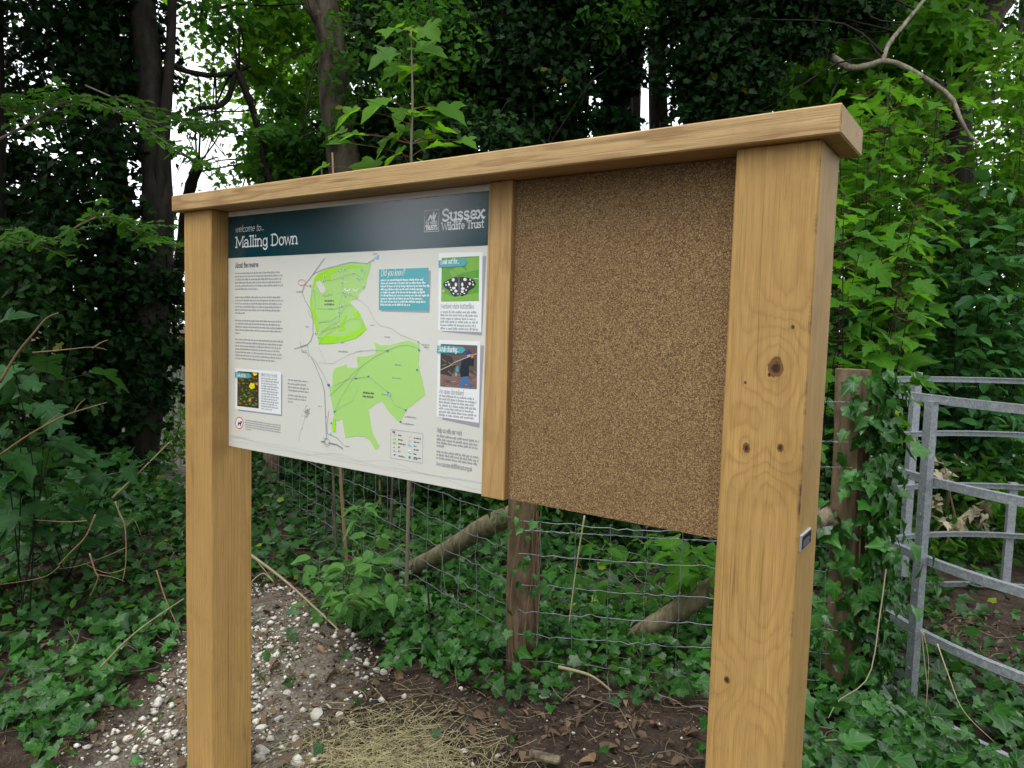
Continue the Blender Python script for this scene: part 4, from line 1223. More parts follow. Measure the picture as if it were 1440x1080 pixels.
# ------------------------------------------------------------------ trees
def ground_at(px, d):
    p = at(px, 480, d)
    return np.array([p[0], p[1], float(gz(p[0], p[1]))])
def trunk_tube(path, r0, r1, seg=12, n=22, rough=.06, sd=0):
    rr = np.random.default_rng(sd)
    P = spline(path, n)
    r = np.linspace(r0, r1, n) * (1 + rough * rr.normal(0, 1, n))
    r[:2] *= (1.35, 1.12)
    return P, r
def tree(name, label, trunks, clouds, bark, group=None, twig=0, limb_bark=None, sd=0, seg=12, stem_bark=None):
    """trunks: list of (pixel path from the foot up, r0, r1); clouds: foliage masses round pixel points"""
    first = [np.array(p, float) if len(p) == 3 and p[2] < 0 else None for p in trunks[0][0]]
    px, d = trunks[0][0][0][0], trunks[0][0][0][2]
    b = ground_at(px, d)
    root = thing(name, label, 'tree', b, group)
    ends = []
    for i, (path, r0, r1) in enumerate(trunks):
        W3 = [at(*q) for q in path]
        if i == 0:
            W3[0] = b - np.array([0, 0, .1])
        P, r = trunk_tube(W3, r0, r1, seg, 26, .05, sd + i)
        if i > 0:
            r[:2] /= (1.35, 1.12)
        MB().tube(P, r, seg).build('trunk' if i == 0 else 'limb', (stem_bark or bark) if i == 0 else bark, root, True, origin=b if i == 0 else P[0])
        ends.append(P)
    groups = {}
    m = MB()
    cnt = 0
    for (px, py, d, rx, ry, rz, n, tmpl, sz, mat, nc, cr, up) in clouds:
        c = at(px, py, d)
        pos, out = clumps(n, c, (rx, ry, rz), nc, cr)
        nr = nrmz(rand_dirs(n, up, TOCAM, .25) + out * .35)
        tp = rand_tips(n, .45)
        s = sz * rng.uniform(.65, 1.25, n)
        ok = pos[:, 2] > gz(pos[:, 0], pos[:, 1]) + .03
        groups.setdefault((mat.name, id(tmpl)), (mat, tmpl, []))[2].append((pos[ok], nr[ok], tp[ok], s[ok]))
        for k in range(twig):
            a = ends[k % len(ends)]
            e = pos[rng.integers(n)]
            q = a[np.argmin(((a - e) ** 2).sum(1) + rng.random(len(a)) * .4)]
            if np.linalg.norm(e - q) > 1.3:
                e = q + (e - q) * 1.3 / np.linalg.norm(e - q)
            k1, k2 = q + (e - q) * .33 + rng.normal(0, .10, 3) + np.array([0, 0, .08]), q + (e - q) * .68 + rng.normal(0, .12, 3)
            m.tube(spline([q, k1, k2, e], 10), np.linspace(rng.uniform(.007, .015), .002, 10), 5)
            cnt += 1
    for mat, tmpl, L in groups.values():
        A = [np.concatenate(x) for x in zip(*L)]
        leaves('crown', tmpl, *A, mat, root)
    if cnt:
        tag(m.build('twig', limb_bark or bark, root, True), kind='stuff')
    return root

TG = 'trees behind the noticeboard'
tree('ivy_clad_tree', 'dark ivy smothered tree at the left with a bare forking stem rising out of it',
     [([(195, 720, 6.4), (205, 560, 6.4), (222, 330, 6.45), (214, 150, 6.5), (200, 0, 6.6), (190, -260, 6.9)], .15, .10),
      ([(222, 300, 6.4), (232, 170, 6.4), (240, 60, 6.5), (246, -120, 6.6)], .055, .035),
      ([(170, 600, 6.5), (165, 300, 6.6), (140, 60, 6.7), (120, -150, 6.9)], .12, .07)],
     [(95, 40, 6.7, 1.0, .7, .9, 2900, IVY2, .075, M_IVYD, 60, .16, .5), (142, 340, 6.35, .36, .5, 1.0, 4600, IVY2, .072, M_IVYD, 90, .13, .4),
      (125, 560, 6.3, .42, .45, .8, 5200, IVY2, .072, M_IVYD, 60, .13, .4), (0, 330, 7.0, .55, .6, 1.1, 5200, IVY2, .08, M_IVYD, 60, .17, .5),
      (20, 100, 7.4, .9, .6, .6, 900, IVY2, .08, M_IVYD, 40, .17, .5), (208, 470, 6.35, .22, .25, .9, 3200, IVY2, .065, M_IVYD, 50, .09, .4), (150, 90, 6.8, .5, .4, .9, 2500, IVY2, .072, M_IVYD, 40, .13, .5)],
     M_BARKD, None, 6, sd=1)
tree('forked_tree', 'thin dark tree with crooked bare limbs leaning over the left end of the noticeboard',
     [([(200, 680, 8.2), (195, 560, 8.2), (205, 470, 8.1), (250, 380, 8.0), (262, 300, 7.9), (268, 262, 7.8), (280, 230, 7.8)], .10, .05),
      ([(235, 88, 6.5), (262, 100, 6.8), (300, 106, 7.0), (333, 100, 7.2), (352, 92, 7.2)], .030, .016),
      ([(335, 100, 7.2), (346, 130, 7.2), (362, 175, 7.3), (372, 230, 7.4), (385, 262, 7.4)], .036, .030),
      ([(330, 104, 7.2), (322, 135, 7.2), (306, 150, 7.1), (280, 152, 7.0), (262, 162, 6.9)], .032, .018),
      ([(280, 232, 7.8), (262, 220, 7.7), (225, 205, 7.6), (190, 188, 7.5)], .014, .006),
      ([(270, 250, 7.8), (284, 236, 7.8), (262, 190, 7.6)], .012, .005),
      ([(236, 420, 8.1), (262, 360, 8.2), (290, 345, 8.3)], .06, .03),
      ([(300, 16, 7.5), (330, 6, 7.5), (380, 8, 7.5), (430, 4, 7.6)], .016, .006)],
     [(320, 40, 7.8, .50, .5, .22, 420, LOBE, .085, M_MID, 20, .10, .6), (385, 215, 8.4, .30, .4, .35, 700, LOBE, .08, M_MID, 20, .10, .6),
      (300, 250, 8.0, .30, .3, .2, 60, LOBE, .07, M_LIT, 9, .08, .7), (290, 90, 9.0, .55, .4, .5, 330, LOBE, .085, M_LIT, 22, .12, .6), (262, 330, 8.6, .3, .3, .4, 170, LOBE, .08, M_LIT, 14, .1, .6), (285, 165, 7.2, .45, .3, .16, 150, LOBE, .075, M_MID, 12, .09, .7),
      (240, 440, 8.6, .25, .4, .25, 350, LOBE, .08, M_DEEP, 18, .12, .5)],
     M_BARKD, None, 3, sd=20)
tree('grey_trunk_tree', 'tall tree with a bare grey trunk forking above the top rail of the noticeboard',
     [([(500, 560, 7.0), (490, 300, 7.0), (472, 150, 7.0), (466, 60, 7.0), (452, -10, 7.0), (430, -160, 7.1)], .165, .125),
      ([(462, 70, 6.95), (450, 30, 6.9), (436, 5, 6.85), (415, -80, 6.8)], .07, .05)],
     [(400, 60, 8.2, .60, .6, .75, 2000, LOBE, .10, M_LIT, 36, .16, .6), (405, 205, 7.8, .42, .5, .55, 2600, LOBE, .085, M_MID, 30, .13, .5),
      (472, 110, 6.75, .22, .15, .7, 260, LOBE, .07, M_MID, 16, .08, .5), (540, 60, 7.8, .55, .5, .80, 3600, LOBE, .08, M_DEEP, 40, .15, .5), (540, 210, 7.4, .60, .5, .5, 3600, IVY2, .075, M_IVYD, 40, .13, .5),
      (350, -40, 8.8, 1.2, .8, .55, 1100, LOBE, .11, M_LIT, 30, .2, .6)],
     M_BARK, None, 4, sd=40)
tree('ivy_hung_tree', 'broad dark tree hung with ivy behind the middle of the noticeboard',
     [([(735, 640, 6.9), (728, 400, 6.9), (722, 200, 6.9), (716, 0, 7.0), (705, -250, 7.2)], .19, .14),
      ([(860, 640, 7.2), (862, 380, 7.2), (868, 120, 7.2), (874, -150, 7.3)], .17, .13),
      ([(722, 190, 6.6), (724, 150, 6.5), (722, 128, 6.5)], .022, .018),
      ([(690, 182, 6.4), (735, 188, 6.3), (775, 200, 6.3)], .012, .004),
      ([(812, 150, 6.9), (818, 0, 7.0), (830, -150, 7.1)], .11, .09)],
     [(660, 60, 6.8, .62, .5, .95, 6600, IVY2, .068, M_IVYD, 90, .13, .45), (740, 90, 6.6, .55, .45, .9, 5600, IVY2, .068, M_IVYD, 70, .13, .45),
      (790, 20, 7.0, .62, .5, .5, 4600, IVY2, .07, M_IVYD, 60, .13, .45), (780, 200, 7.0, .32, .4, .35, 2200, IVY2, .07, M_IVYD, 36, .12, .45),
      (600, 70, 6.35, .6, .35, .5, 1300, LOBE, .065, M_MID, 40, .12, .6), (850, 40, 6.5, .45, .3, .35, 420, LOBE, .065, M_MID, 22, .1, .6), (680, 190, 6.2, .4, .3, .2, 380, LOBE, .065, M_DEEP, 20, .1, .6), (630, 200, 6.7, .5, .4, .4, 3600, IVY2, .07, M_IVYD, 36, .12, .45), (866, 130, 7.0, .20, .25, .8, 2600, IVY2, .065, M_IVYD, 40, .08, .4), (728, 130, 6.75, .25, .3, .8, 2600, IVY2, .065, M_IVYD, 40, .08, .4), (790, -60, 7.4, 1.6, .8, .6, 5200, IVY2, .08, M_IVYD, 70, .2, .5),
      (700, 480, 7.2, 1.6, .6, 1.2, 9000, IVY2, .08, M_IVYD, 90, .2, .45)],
     M_BARKD, None, 5, sd=60)
tree('ivy_column_tree', 'black ivy column tree with a pale bare branch beyond the right end of the rail',
     [([(1010, 660, 6.6), (1008, 400, 6.6), (1000, 150, 6.6), (1000, -40, 6.7), (1005, -260, 6.8)], .22, .16),
      ([(1030, 60, 6.5), (1090, 62, 6.3), (1140, 66, 6.2), (1172, 82, 6.1), (1196, 96, 6.0), (1222, 92, 5.95), (1243, 86, 5.9), (1268, 92, 5.85), (1310, 116, 5.8), (1338, 138, 5.75), (1350, 165, 5.7), (1364, 192, 5.7), (1376, 200, 5.7)], .036, .011),
      ([(1241, 88, 5.9), (1250, 62, 5.95), (1275, 30, 6.0), (1304, -6, 6.1)], .020, .014)],
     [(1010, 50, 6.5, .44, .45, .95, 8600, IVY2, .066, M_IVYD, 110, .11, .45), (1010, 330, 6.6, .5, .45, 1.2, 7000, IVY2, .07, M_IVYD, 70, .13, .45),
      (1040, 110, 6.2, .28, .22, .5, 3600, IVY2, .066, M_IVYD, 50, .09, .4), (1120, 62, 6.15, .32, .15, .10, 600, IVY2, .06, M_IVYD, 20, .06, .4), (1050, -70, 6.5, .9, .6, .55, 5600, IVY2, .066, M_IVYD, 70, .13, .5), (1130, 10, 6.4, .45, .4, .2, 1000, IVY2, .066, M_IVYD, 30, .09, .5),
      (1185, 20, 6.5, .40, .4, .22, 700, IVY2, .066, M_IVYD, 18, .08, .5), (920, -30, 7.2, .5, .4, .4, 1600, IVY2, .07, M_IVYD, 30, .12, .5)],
     M_BARKP, None, 4, limb_bark=M_BARKD, sd=80, stem_bark=M_BARKD)
tree('leaning_tree', 'leaning grey tree at the top right corner with twiggy tangles on its trunk',
     [([(1330, 620, 8.2), (1325, 420, 8.2), (1330, 250, 8.1), (1350, 130, 8.0), (1372, 70, 7.9), (1405, 0, 7.8), (1470, -120, 7.7)], .17, .13),
      ([(1330, 200, 8.0), (1312, 90, 8.0), (1300, 0, 8.1), (1290, -100, 8.2)], .07, .05),
      ([(1378, 60, 7.9), (1390, 20, 8.0), (1384, -40, 8.1)], .05, .03)],
     [(1300, 60, 7.2, .75, .6, .5, 700, SYC2, .14, M_SYC, 36, .16, .9), (1200, 150, 7.6, .75, .6, .5, 1100, SYC2, .13, M_SYC, 40, .16, .9),
      (1120, 110, 9.0, .5, .5, .5, 900, LOBE, .12, M_LIT, 20, .14, .8), (1420, 130, 10.0, .7, .6, .8, 500, LOBE, .10, M_MID, 26, .17, .6),
      (1430, -20, 9.5, .8, .6, .5, 900, LOBE, .10, M_MID, 22, .17, .6), (1260, -60, 8.0, 1.2, .7, .4, 600, SYC2, .14, M_SYC, 30, .18, .8)],
     M_BARK, None, 10, limb_bark=M_GTW, sd=100)
# trees farther back, seen through the gaps
bt = [(-60, 15.0, 1.5, 2.6, M_DEEP, 1000), (400, 17.0, 1.3, 2.0, M_LIT, 800), (470, 13.5, 1.5, 2.3, M_MID, 2600), (600, 14.0, 2.2, 2.6, M_DEEP, 4200), (900, 15.0, 2.2, .9, M_DEEP, 700),
      (1140, 14.0, 1.6, 2.0, M_LIT, 2400), (1290, 12.5, 2.0, 2.2, M_LIT, 2200), (1440, 15.0, 2.4, 2.4, M_LIT, 1300)]
names = ['shadowy tree far behind the dark ivy tree at the left edge', 'pale sunlit tree far off in the sky gap left of the noticeboard', 'mid green tree in the distance behind the bare grey trunk', 'dim distant tree behind the middle ivy hung trunks',
         'dim distant tree behind the sky gap above the cork panel', 'bright yellow green tree in the distance just left of the pale branch', 'green tree in the distance behind the pale bare branch', 'feathery distant tree at the right edge']
for i, (px, d, rx, rz, mat, n) in enumerate(bt):
    hi = 40 if i != 1 else 130
    tree('background_tree', names[i], [([(px, 560, d), (px + 6, 380, d), (px - 6, 180, d), (px + 4, -60, d)], .16, .08)],
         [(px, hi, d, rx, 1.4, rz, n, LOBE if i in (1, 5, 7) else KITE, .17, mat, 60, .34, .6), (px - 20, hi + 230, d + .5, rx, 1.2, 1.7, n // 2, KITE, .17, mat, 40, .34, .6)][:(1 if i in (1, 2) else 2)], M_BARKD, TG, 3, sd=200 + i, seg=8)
# canopy above the view, added to shade the thicket and undergrowth
for i, (x, y, r) in enumerate([(-5.2, 1.2, 2.3), (-3.5, .2, 1.5), (-1.9, 4.5, 1.7), (-.4, 5.2, 1.6), (-5.2, 6.8, 2.9), (-1.5, 6.9, 2.8), (1.6, 7.2, 2.6), (-3.4, 9.6, 3.0), (.4, 10.0, 3.0), (4.0, 9.8, 2.4), (-7.0, 9.6, 2.6)]):
    b = np.array([x, y, float(gz(x, y))])
    root = thing('added_canopy_tree', 'tall tree whose unseen crown is added to shade the thicket behind the noticeboard', 'tree', b, 'added canopy trees that shade the thicket')
    P = spline([b - (0, 0, .1), b + (.1, .1, 2.5), b + (-.1, .2, 5), b + (0, 0, 8)], 14)
    MB().tube(P, np.linspace(.17, .07, 14), 9).build('trunk', M_BARKD, root, True)
    n = 2600
    pos, out = clumps(n, b + (0, 0, 7.6 if i > 3 else (5.9 if i == 1 else 6.6)), (r, r * .8, 1.9 if i > 3 else 1.3), 60, .35)
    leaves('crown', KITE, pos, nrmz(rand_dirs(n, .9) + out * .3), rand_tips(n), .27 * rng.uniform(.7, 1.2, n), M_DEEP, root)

for i, (az, dist, r, n) in enumerate([(214.6, 9.0, 1.6, 7000), (242.8, 9.0, 1.6, 6000), (262, 10.5, 2.0, 2600), (292, 10.0, 2.2, 2600), (325, 10.5, 2.4, 2600), (192, 9.5, 2.2, 3000), (4, 6.4, 1.5, 2600), (341, 5.6, 1.6, 3200)]):  # trees out of view, added to darken the header reflection and block low sky
    x, y = .9 + dist * math.cos(R(az)), dist * math.sin(R(az))
    b = np.array([x, y, 0.0])
    root = thing('added_clearing_tree', 'leafy tree out of view round the clearing, added for shade and reflections on the noticeboard', 'tree', b, 'added trees out of view round the clearing')
    MB().tube(spline([b - (0, 0, .1), b + (.1, .1, 2.0), b + (0, 0, 5)], 10), np.linspace(.16, .07, 10), 8).build('trunk', M_BARKD, root, True)
    pos, out = clumps(n, b + (0, 0, 3.6), (r, r, 3.5), 130, .3)
    pos = pos[pos[:, 2] > .1]
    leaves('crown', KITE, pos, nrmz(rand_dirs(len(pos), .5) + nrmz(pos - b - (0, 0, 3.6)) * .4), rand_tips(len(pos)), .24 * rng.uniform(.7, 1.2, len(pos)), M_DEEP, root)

# ------------------------------------------------------------------ sunlit garden beyond the wood at the left
gf_ = thing('garden_fence', 'pale upright board fence of a sunlit garden glimpsed beyond the wood', 'fence', ground_at(230, 9.5))
M_SLAT = barkmat('silvery_board', (0.26, 0.25, 0.21), (0.46, 0.45, 0.40), 20)
ga, gb = at(170, 500, 9.7), at(310, 500, 9.3)
gd = nrmz(gb - ga)
gd[2] = 0
gperp = np.array([-gd[1], gd[0], 0])
ns = 15
for i in range(ns):
    t = i / (ns - 1)
    c = ga + (gb - ga) * t
    w, h = .040, 1.50 + .02 * math.sin(i * 2.3)
    z0 = float(gz(c[0], c[1])) - .02
    V = []
    for s1 in (-1, 1):
        for s2 in (-1, 1):
            q = c + gd * w * s1 + gperp * .009 * s2
            V += [(q[0], q[1], z0), (q[0], q[1], z0 + h)]
    obj('slat', V, [(0, 1, 3, 2), (4, 6, 7, 5), (0, 4, 5, 1), (2, 3, 7, 6), (1, 5, 7, 3), (0, 2, 6, 4)], M_SLAT, gf_, origin=(c[0], c[1], z0))
for zz in (.35, 1.2):
    m = MB()
    a, b = ga - gperp * .03, gb - gperp * .03
    a[2] = b[2] = float(gz(a[0], a[1])) + zz
    a, b = a + gperp * .06, b + gperp * .06
    m.tube(np.array([a, b]), .03, 4).build('rail', M_SLAT, gf_)

# ------------------------------------------------------------------ shrubs built from leafy shoots
def shoot_leaves(paths, per, pet, size, t0=.25, up=.8, jit=.3, droop=.25, pairs=True, pinnate=0, tc_=.18):
    P, N, T, S, M = [], [], [], [], MB()
    for path in paths:
        n = max(2, per + int(rng.integers(-1, 2)))
        ph = rng.uniform(0, 6.28)
        for k in range(n):
            t = t0 + (1 - t0) * (k + .5 * rng.random()) / n
            i = min(int(t * (len(path) - 1)), len(path) - 2)
            q = path[i] + (path[i + 1] - path[i]) * (t * (len(path) - 1) - i)
            ax = nrmz(path[i + 1] - path[i])
            for sgn in ((0, math.pi) if pairs else (0,)):
                a = ph + k * (1.57 if pairs else 2.4) + sgn + rng.normal(0, .3)
                d = np.array([math.cos(a), math.sin(a), rng.normal(.05, .25)])
                d = nrmz(d + ax * .35)
                L = pet * rng.uniform(.6, 1.3)
                e = q + d * L
                s0 = size * rng.uniform(.65, 1.2) * (1.08 - .45 * max(0, t - .6))
                if pinnate:
                    side = nrmz(np.cross(d, [0, 0, 1.0]))
                    rl = s0 * 2.1
                    for j in range(pinnate // 2):
                        for s2 in (-1, 1):
                            P.append(e + d * rl * (.15 + .75 * j / max(1, pinnate // 2)) - np.array([0, 0, .08]) * (j * .3))
                            T.append(nrmz(side * s2 + d * .55 + np.array([0, 0, -droop])))
                            N.append(nrmz(np.array([0, 0, up]) + rng.normal(0, jit, 3)))
                            S.append(s0 * rng.uniform(.85, 1.1))
                    P.append(e + d * rl)
                    T.append(nrmz(d + np.array([0, 0, -droop])))
                    N.append(nrmz(np.array([0, 0, up]) + rng.normal(0, jit, 3)))
                    S.append(s0 * 1.15)
                    M.tube(np.array([q, e, e + d * rl]), [.0028, .002, .001], 4)
                else:
                    P.append(e)
                    T.append(nrmz(d + np.array([0, 0, -droop])))
                    N.append(nrmz(np.array([0, 0, up]) + d * .15 + TOCAM * tc_ + rng.normal(0, jit, 3)))
                    S.append(s0)
                    M.tube(np.array([q, e]), [.0022, .0012], 4)
    return np.array(P), np.array(N), np.array(T), np.array(S), M
def shrub(name, label, cat, base, tips, tmpl, mat, key, per, pet, size, stem, sr=.006, group=None, petmat=None, limit=300, wob=.06, t0=.25, **kw):
    root = thing(name, label, cat, base, group)
    base = np.asarray(base, float)
    paths = []
    for tp in tips:
        tp = np.asarray(tp, float)
        mid = base + (tp - base) * .5 + rng.normal(0, wob, 3) + np.array([0, 0, .10 * np.linalg.norm((tp - base)[:2])])
        P = spline([base + np.append(rng.normal(0, .03, 2), -.03), mid, tp], 12)
        paths.append(P)
        MB().tube(P, np.linspace(sr, sr * .3, 12), 6).build('stem', stem, root, True, origin=base)
    P, N, T, S, M = shoot_leaves(paths, per, pet, size, t0, **kw)
    d = np.linalg.norm(P - CAM, axis=1)
    order = np.argsort(-S / d)
    big, rest = order[:limit], order[limit:]
    leaf_parts(root, tmpl, mat, key, P[big], N[big], T[big], S[big])
    if len(rest):
        tag(leaves('foliage', tmpl, P[rest], N[rest], T[rest], S[rest], mat, root, uv=True), kind='stuff')
    tag(M.build('leaf_stalk', petmat or stem, root), kind='stuff')
    return root

# sycamore sapling standing just behind the top rail
sb = ground_at(578, 3.7)
stem_px = [(578, 640), (579, 420), (578, 230), (580, 150), (579, 90), (578, 45)]
sap = thing('sycamore_sapling', 'young sycamore sapling with bright green leaves poking up above the top rail', 'sapling', sb)
SP = spline([sb - (0, 0, .05)] + [at(x, y, 3.7) for x, y in stem_px[1:]], 30)
MB().tube(SP, np.linspace(.010, .003, 30), 7).build('stem', M_GTW, sap, True)
L = []
for x, y, s, dx, dy in [(548, 38, 46, -1, .1), (603, 36, 40, 1, -.05), (566, 48, 34, -.3, .9), (606, 68, 54, 1, .1), (590, 60, 34, .6, .5), (538, 88, 50, -.7, .8), (552, 96, 44, -1, .3), (590, 118, 50, .1, .8), (524, 146, 62, -1, .35), (632, 148, 62, 1, -.05),
                        (562, 160, 50, -.9, .5), (600, 160, 46, .9, -.2), (611, 172, 36, .6, .6), (535, 195, 48, -1, .3), (566, 198, 44, -.3, .8), (590, 196, 44, .5, .5), (612, 199, 34, 1, .3), (632, 190, 34, .6, .3), (657, 200, 38, 1, .3), (486, 165, 44, -.8, .7),
                        (492, 192, 44, -1, .4), (484, 214, 50, -.6, .8), (510, 232, 56, -1, .5), (552, 226, 44, -.4, .6), (626, 215, 46, .9, .3), (604, 232, 36, .4, .6), (470, 186, 34, -1, 0), (447, 236, 30, -1, .2), (575, 30, 26, .1, -1), (572, 176, 36, .4, .9), (598, 92, 22, 1, .6)]:
    L.append((x, y, s, dx, dy))
P_, N_, T_, S_ = [], [], [], []
m = MB()
for (x, y, s, dx, dy) in L:
    dd = 3.7 + rng.normal(0, .09)
    c = at(x, y, dd)
    t3 = at(x + dx * 10, y + dy * 10, dd + rng.normal(0, .03)) - c
    tip = nrmz(t3 + np.array([.05, -.10, -.02]) * .2)
    size = s * dd / FP * .92
    b = c - tip * size * .5
    P_.append(b)
    T_.append(tip)
    N_.append(nrmz(np.array([.08, -.36, .9]) + rng.normal(0, .2, 3)))
    S_.append(size)
    k = np.argmin(np.linalg.norm(SP - (b - (0, 0, .05)), axis=1))
    m.tube(spline([SP[k], (SP[k] + b) / 2 + np.array([0, 0, .012]), b], 5), [.0022, .0019, .0017, .0015, .0013], 5)
leaf_parts(sap, SYC, M_LIT, 'sapling', np.array(P_), np.array(N_), np.array(T_), np.array(S_) * .93)
tag(m.build('leaf_stalk', M_RST, sap), kind='stuff')

# right hand thicket of sycamore and elder
def tipset(px0, px1, py0, py1, d0, d1, n):
    return [at(rng.uniform(px0, px1), rng.uniform(py0, py1), rng.uniform(d0, d1)) for _ in range(n)]
shrub('sycamore_bush', 'bright green sycamore thicket hanging beside the end of the top rail', 'bush', ground_at(1215, 5.6), tipset(1150, 1340, 110, 330, 5.0, 6.2, 24), SYC, M_SYC, 'sycbush', 16, .13, .125, M_BARKD, .006, petmat=M_RST, t0=.35, limit=280, jit=.24, tc_=.05)
shrub('sycamore_bush', 'sycamore bush under the bare branch at the right edge', 'bush', ground_at(1420, 6.4), tipset(1310, 1490, 30, 260, 5.9, 7.0, 24), SYC, M_SYC, 'sycbush', 16, .13, .125, M_BARKD, .006, petmat=M_RST, t0=.35, limit=280, jit=.24, tc_=.05)
shrub('sycamore_shoot', 'young sycamore shoots with broad leaves growing between the oak post and the ivy covered post', 'bush', ground_at(1215, 4.0), tipset(1165, 1300, 230, 440, 3.6, 4.3, 9), SYC, M_SYC, 'sycshoot', 6, .09, .13, M_BARKD, .006, petmat=M_RST, t0=.45)
shrub('elder_bush', 'elder bush with blue green leaflets behind the kissing gate', 'bush', ground_at(1380, 5.9), tipset(1270, 1490, 250, 420, 5.2, 6.2, 14), OVA, M_ELD, 'elder', 7, .08, .115, M_BARKD, .006, pinnate=5, t0=.3, limit=290)
shrub('elder_bush', 'lower elder growth seen through the rails of the kissing gate', 'bush', ground_at(1340, 6.4), tipset(1200, 1480, 420, 600, 5.4, 6.4, 14), OVA, M_ELD, 'elder', 6, .08, .11, M_BARKD, .006, pinnate=5, t0=.3, limit=290)
shrub('elder_bush', 'elder bush behind the ivy covered fence post', 'bush', ground_at(1200, 5.9), tipset(1120, 1290, 330, 560, 5.2, 6.0, 12), OVA, M_ELD, 'elder', 6, .08, .11, M_BARKD, .006, pinnate=5, t0=.3, limit=250)

# left hand side: arching sprays, sycamore and scrub
def spray(name, label, pts, d, tmpl, mat, key, size, per, bark, r=.007):
    root_p = at(*pts[0], d)
    root = thing(name, label, 'branch', root_p)
    P = spline([at(x, y, d + .05 * math.sin(i * 1.7)) for i, (x, y) in enumerate(pts)], 30)
    MB().tube(P, np.linspace(r, r * .3, 30), 6).build('stem', bark, root, True)
    sub = []
    for k in range(4, 30, 2):
        for s in (-1, 1):
            a = nrmz(P[min(k + 1, 29)] - P[k - 1])
            side = nrmz(np.cross(a, [0, 0, 1.0])) * s
            e = P[k] + side * rng.uniform(.08, .24) + a * rng.uniform(.08, .25) + np.array([0, 0, rng.normal(0, .05)])
            sub.append(spline([P[k], (P[k] + e) / 2 + np.array([0, 0, .02]), e], 6))
    m = MB()
    for q in sub:
        m.tube(q, np.linspace(.0025, .001, 6), 4)
    tag(m.build('twig', bark, root), kind='stuff')
    A = shoot_leaves(sub, per, .012, size, .2, .9, .35, .2)
    o = np.argsort(-A[3])
    b, rs = o[:200], o[200:]
    leaf_parts(root, tmpl, mat, key, A[0][b], A[1][b], A[2][b], A[3][b])
    if len(rs):
        tag(leaves('foliage', tmpl, A[0][rs], A[1][rs], A[2][rs], A[3][rs], mat, root, uv=True), kind='stuff')
spray('maple_branch', 'leafy maple branch reaching across the dark ivy tree at the upper left', [(-40, 215), (40, 175), (100, 142), (170, 160), (240, 205), (285, 232)], 4.6, LOBE, M_MID, 'maple', .068, 4, M_GTW, .010)
spray('maple_branch', 'maple branch with small leaves just above the first oak post', [(120, 120), (190, 150), (250, 168), (310, 180), (365, 190)], 5.4, LOBE, M_MID, 'maple', .07, 4, M_GTW, .008)
spray('maple_branch', 'low leafy branch level with the top of the first oak post at far left', [(-60, 385), (10, 345), (70, 338), (140, 305), (180, 322), (222, 340)], 4.4, LOBE, M_MID, 'maple', .065, 4, M_GTW, .008)
spray('maple_branch', 'dim leafy branch in the upper left corner', [(-60, 120), (0, 150), (30, 155), (80, 140)], 4.8, LOBE, M_MID, 'maple', .06, 3, M_GTW, .007)
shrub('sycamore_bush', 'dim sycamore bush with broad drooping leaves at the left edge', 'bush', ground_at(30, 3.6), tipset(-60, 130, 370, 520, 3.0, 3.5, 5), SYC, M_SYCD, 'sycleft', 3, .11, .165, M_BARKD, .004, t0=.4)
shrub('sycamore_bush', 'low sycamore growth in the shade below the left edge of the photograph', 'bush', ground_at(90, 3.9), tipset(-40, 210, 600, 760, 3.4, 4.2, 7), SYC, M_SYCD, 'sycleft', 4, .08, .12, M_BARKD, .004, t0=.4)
shrub('hazel_bush', 'lit leafy bush in front of the garden fence', 'bush', ground_at(222, 8.8), tipset(180, 275, 500, 690, 8.2, 9.0, 26), OVA2, M_LIT, 'gardenbush', 9, .08, .085, M_GST, .006, limit=150)

# brambles and nettles round the foot of the fence
shrub('bramble', 'bright bramble spreading over the edge of the chalk path beside the first oak post', 'bramble', ground_at(505, 3.55) * (1, 1, 1), [at(x, y, d) for x, y, d in [(440, 800, 3.5), (470, 830, 3.3), (520, 840, 3.2), (545, 800, 3.3), (500, 770, 3.5), (565, 770, 3.4), (450, 780, 3.6), (580, 820, 3.2), (530, 745, 3.6), (490, 845, 3.25)]],
      OVA, M_BRAM, 'bramble', 5, .04, .085, M_GST, .004, t0=.35, up=.8)
shrub('bramble', 'bramble leaves behind the wire mesh under the cork panel', 'bramble', np.array([.95, 2.25, .0]), [at(x, y, d) for x, y, d in [(800, 745, 3.7), (830, 770, 3.6), (900, 765, 3.5), (950, 770, 3.4), (980, 780, 3.3), (930, 800, 3.3), (860, 820, 3.5), (790, 800, 3.7), (990, 740, 3.5)]],
      OVA, M_MID, 'bramble2', 4, .04, .085, M_GST, .004, t0=.4)
shrub('nettle', 'single nettle with a pale leafy top beside the mesh below the map panel', 'nettle', ground_at(512, 3.9), [at(508, 712, 3.9)], LAN, M_BRAM, 'nettle', 7, .02, .11, M_GST, .005, t0=.75, wob=.01)
shrub('sycamore_seedling', 'sycamore seedling with broad pale leaves hanging below the corner of the cork panel', 'seedling', np.array([1.0, 2.05, 0]), [at(955, 775, 3.25), at(985, 790, 3.3)], SYC, M_SYC, 'sycseed', 2, .05, .14, M_RST, .004, t0=.8, wob=.02)

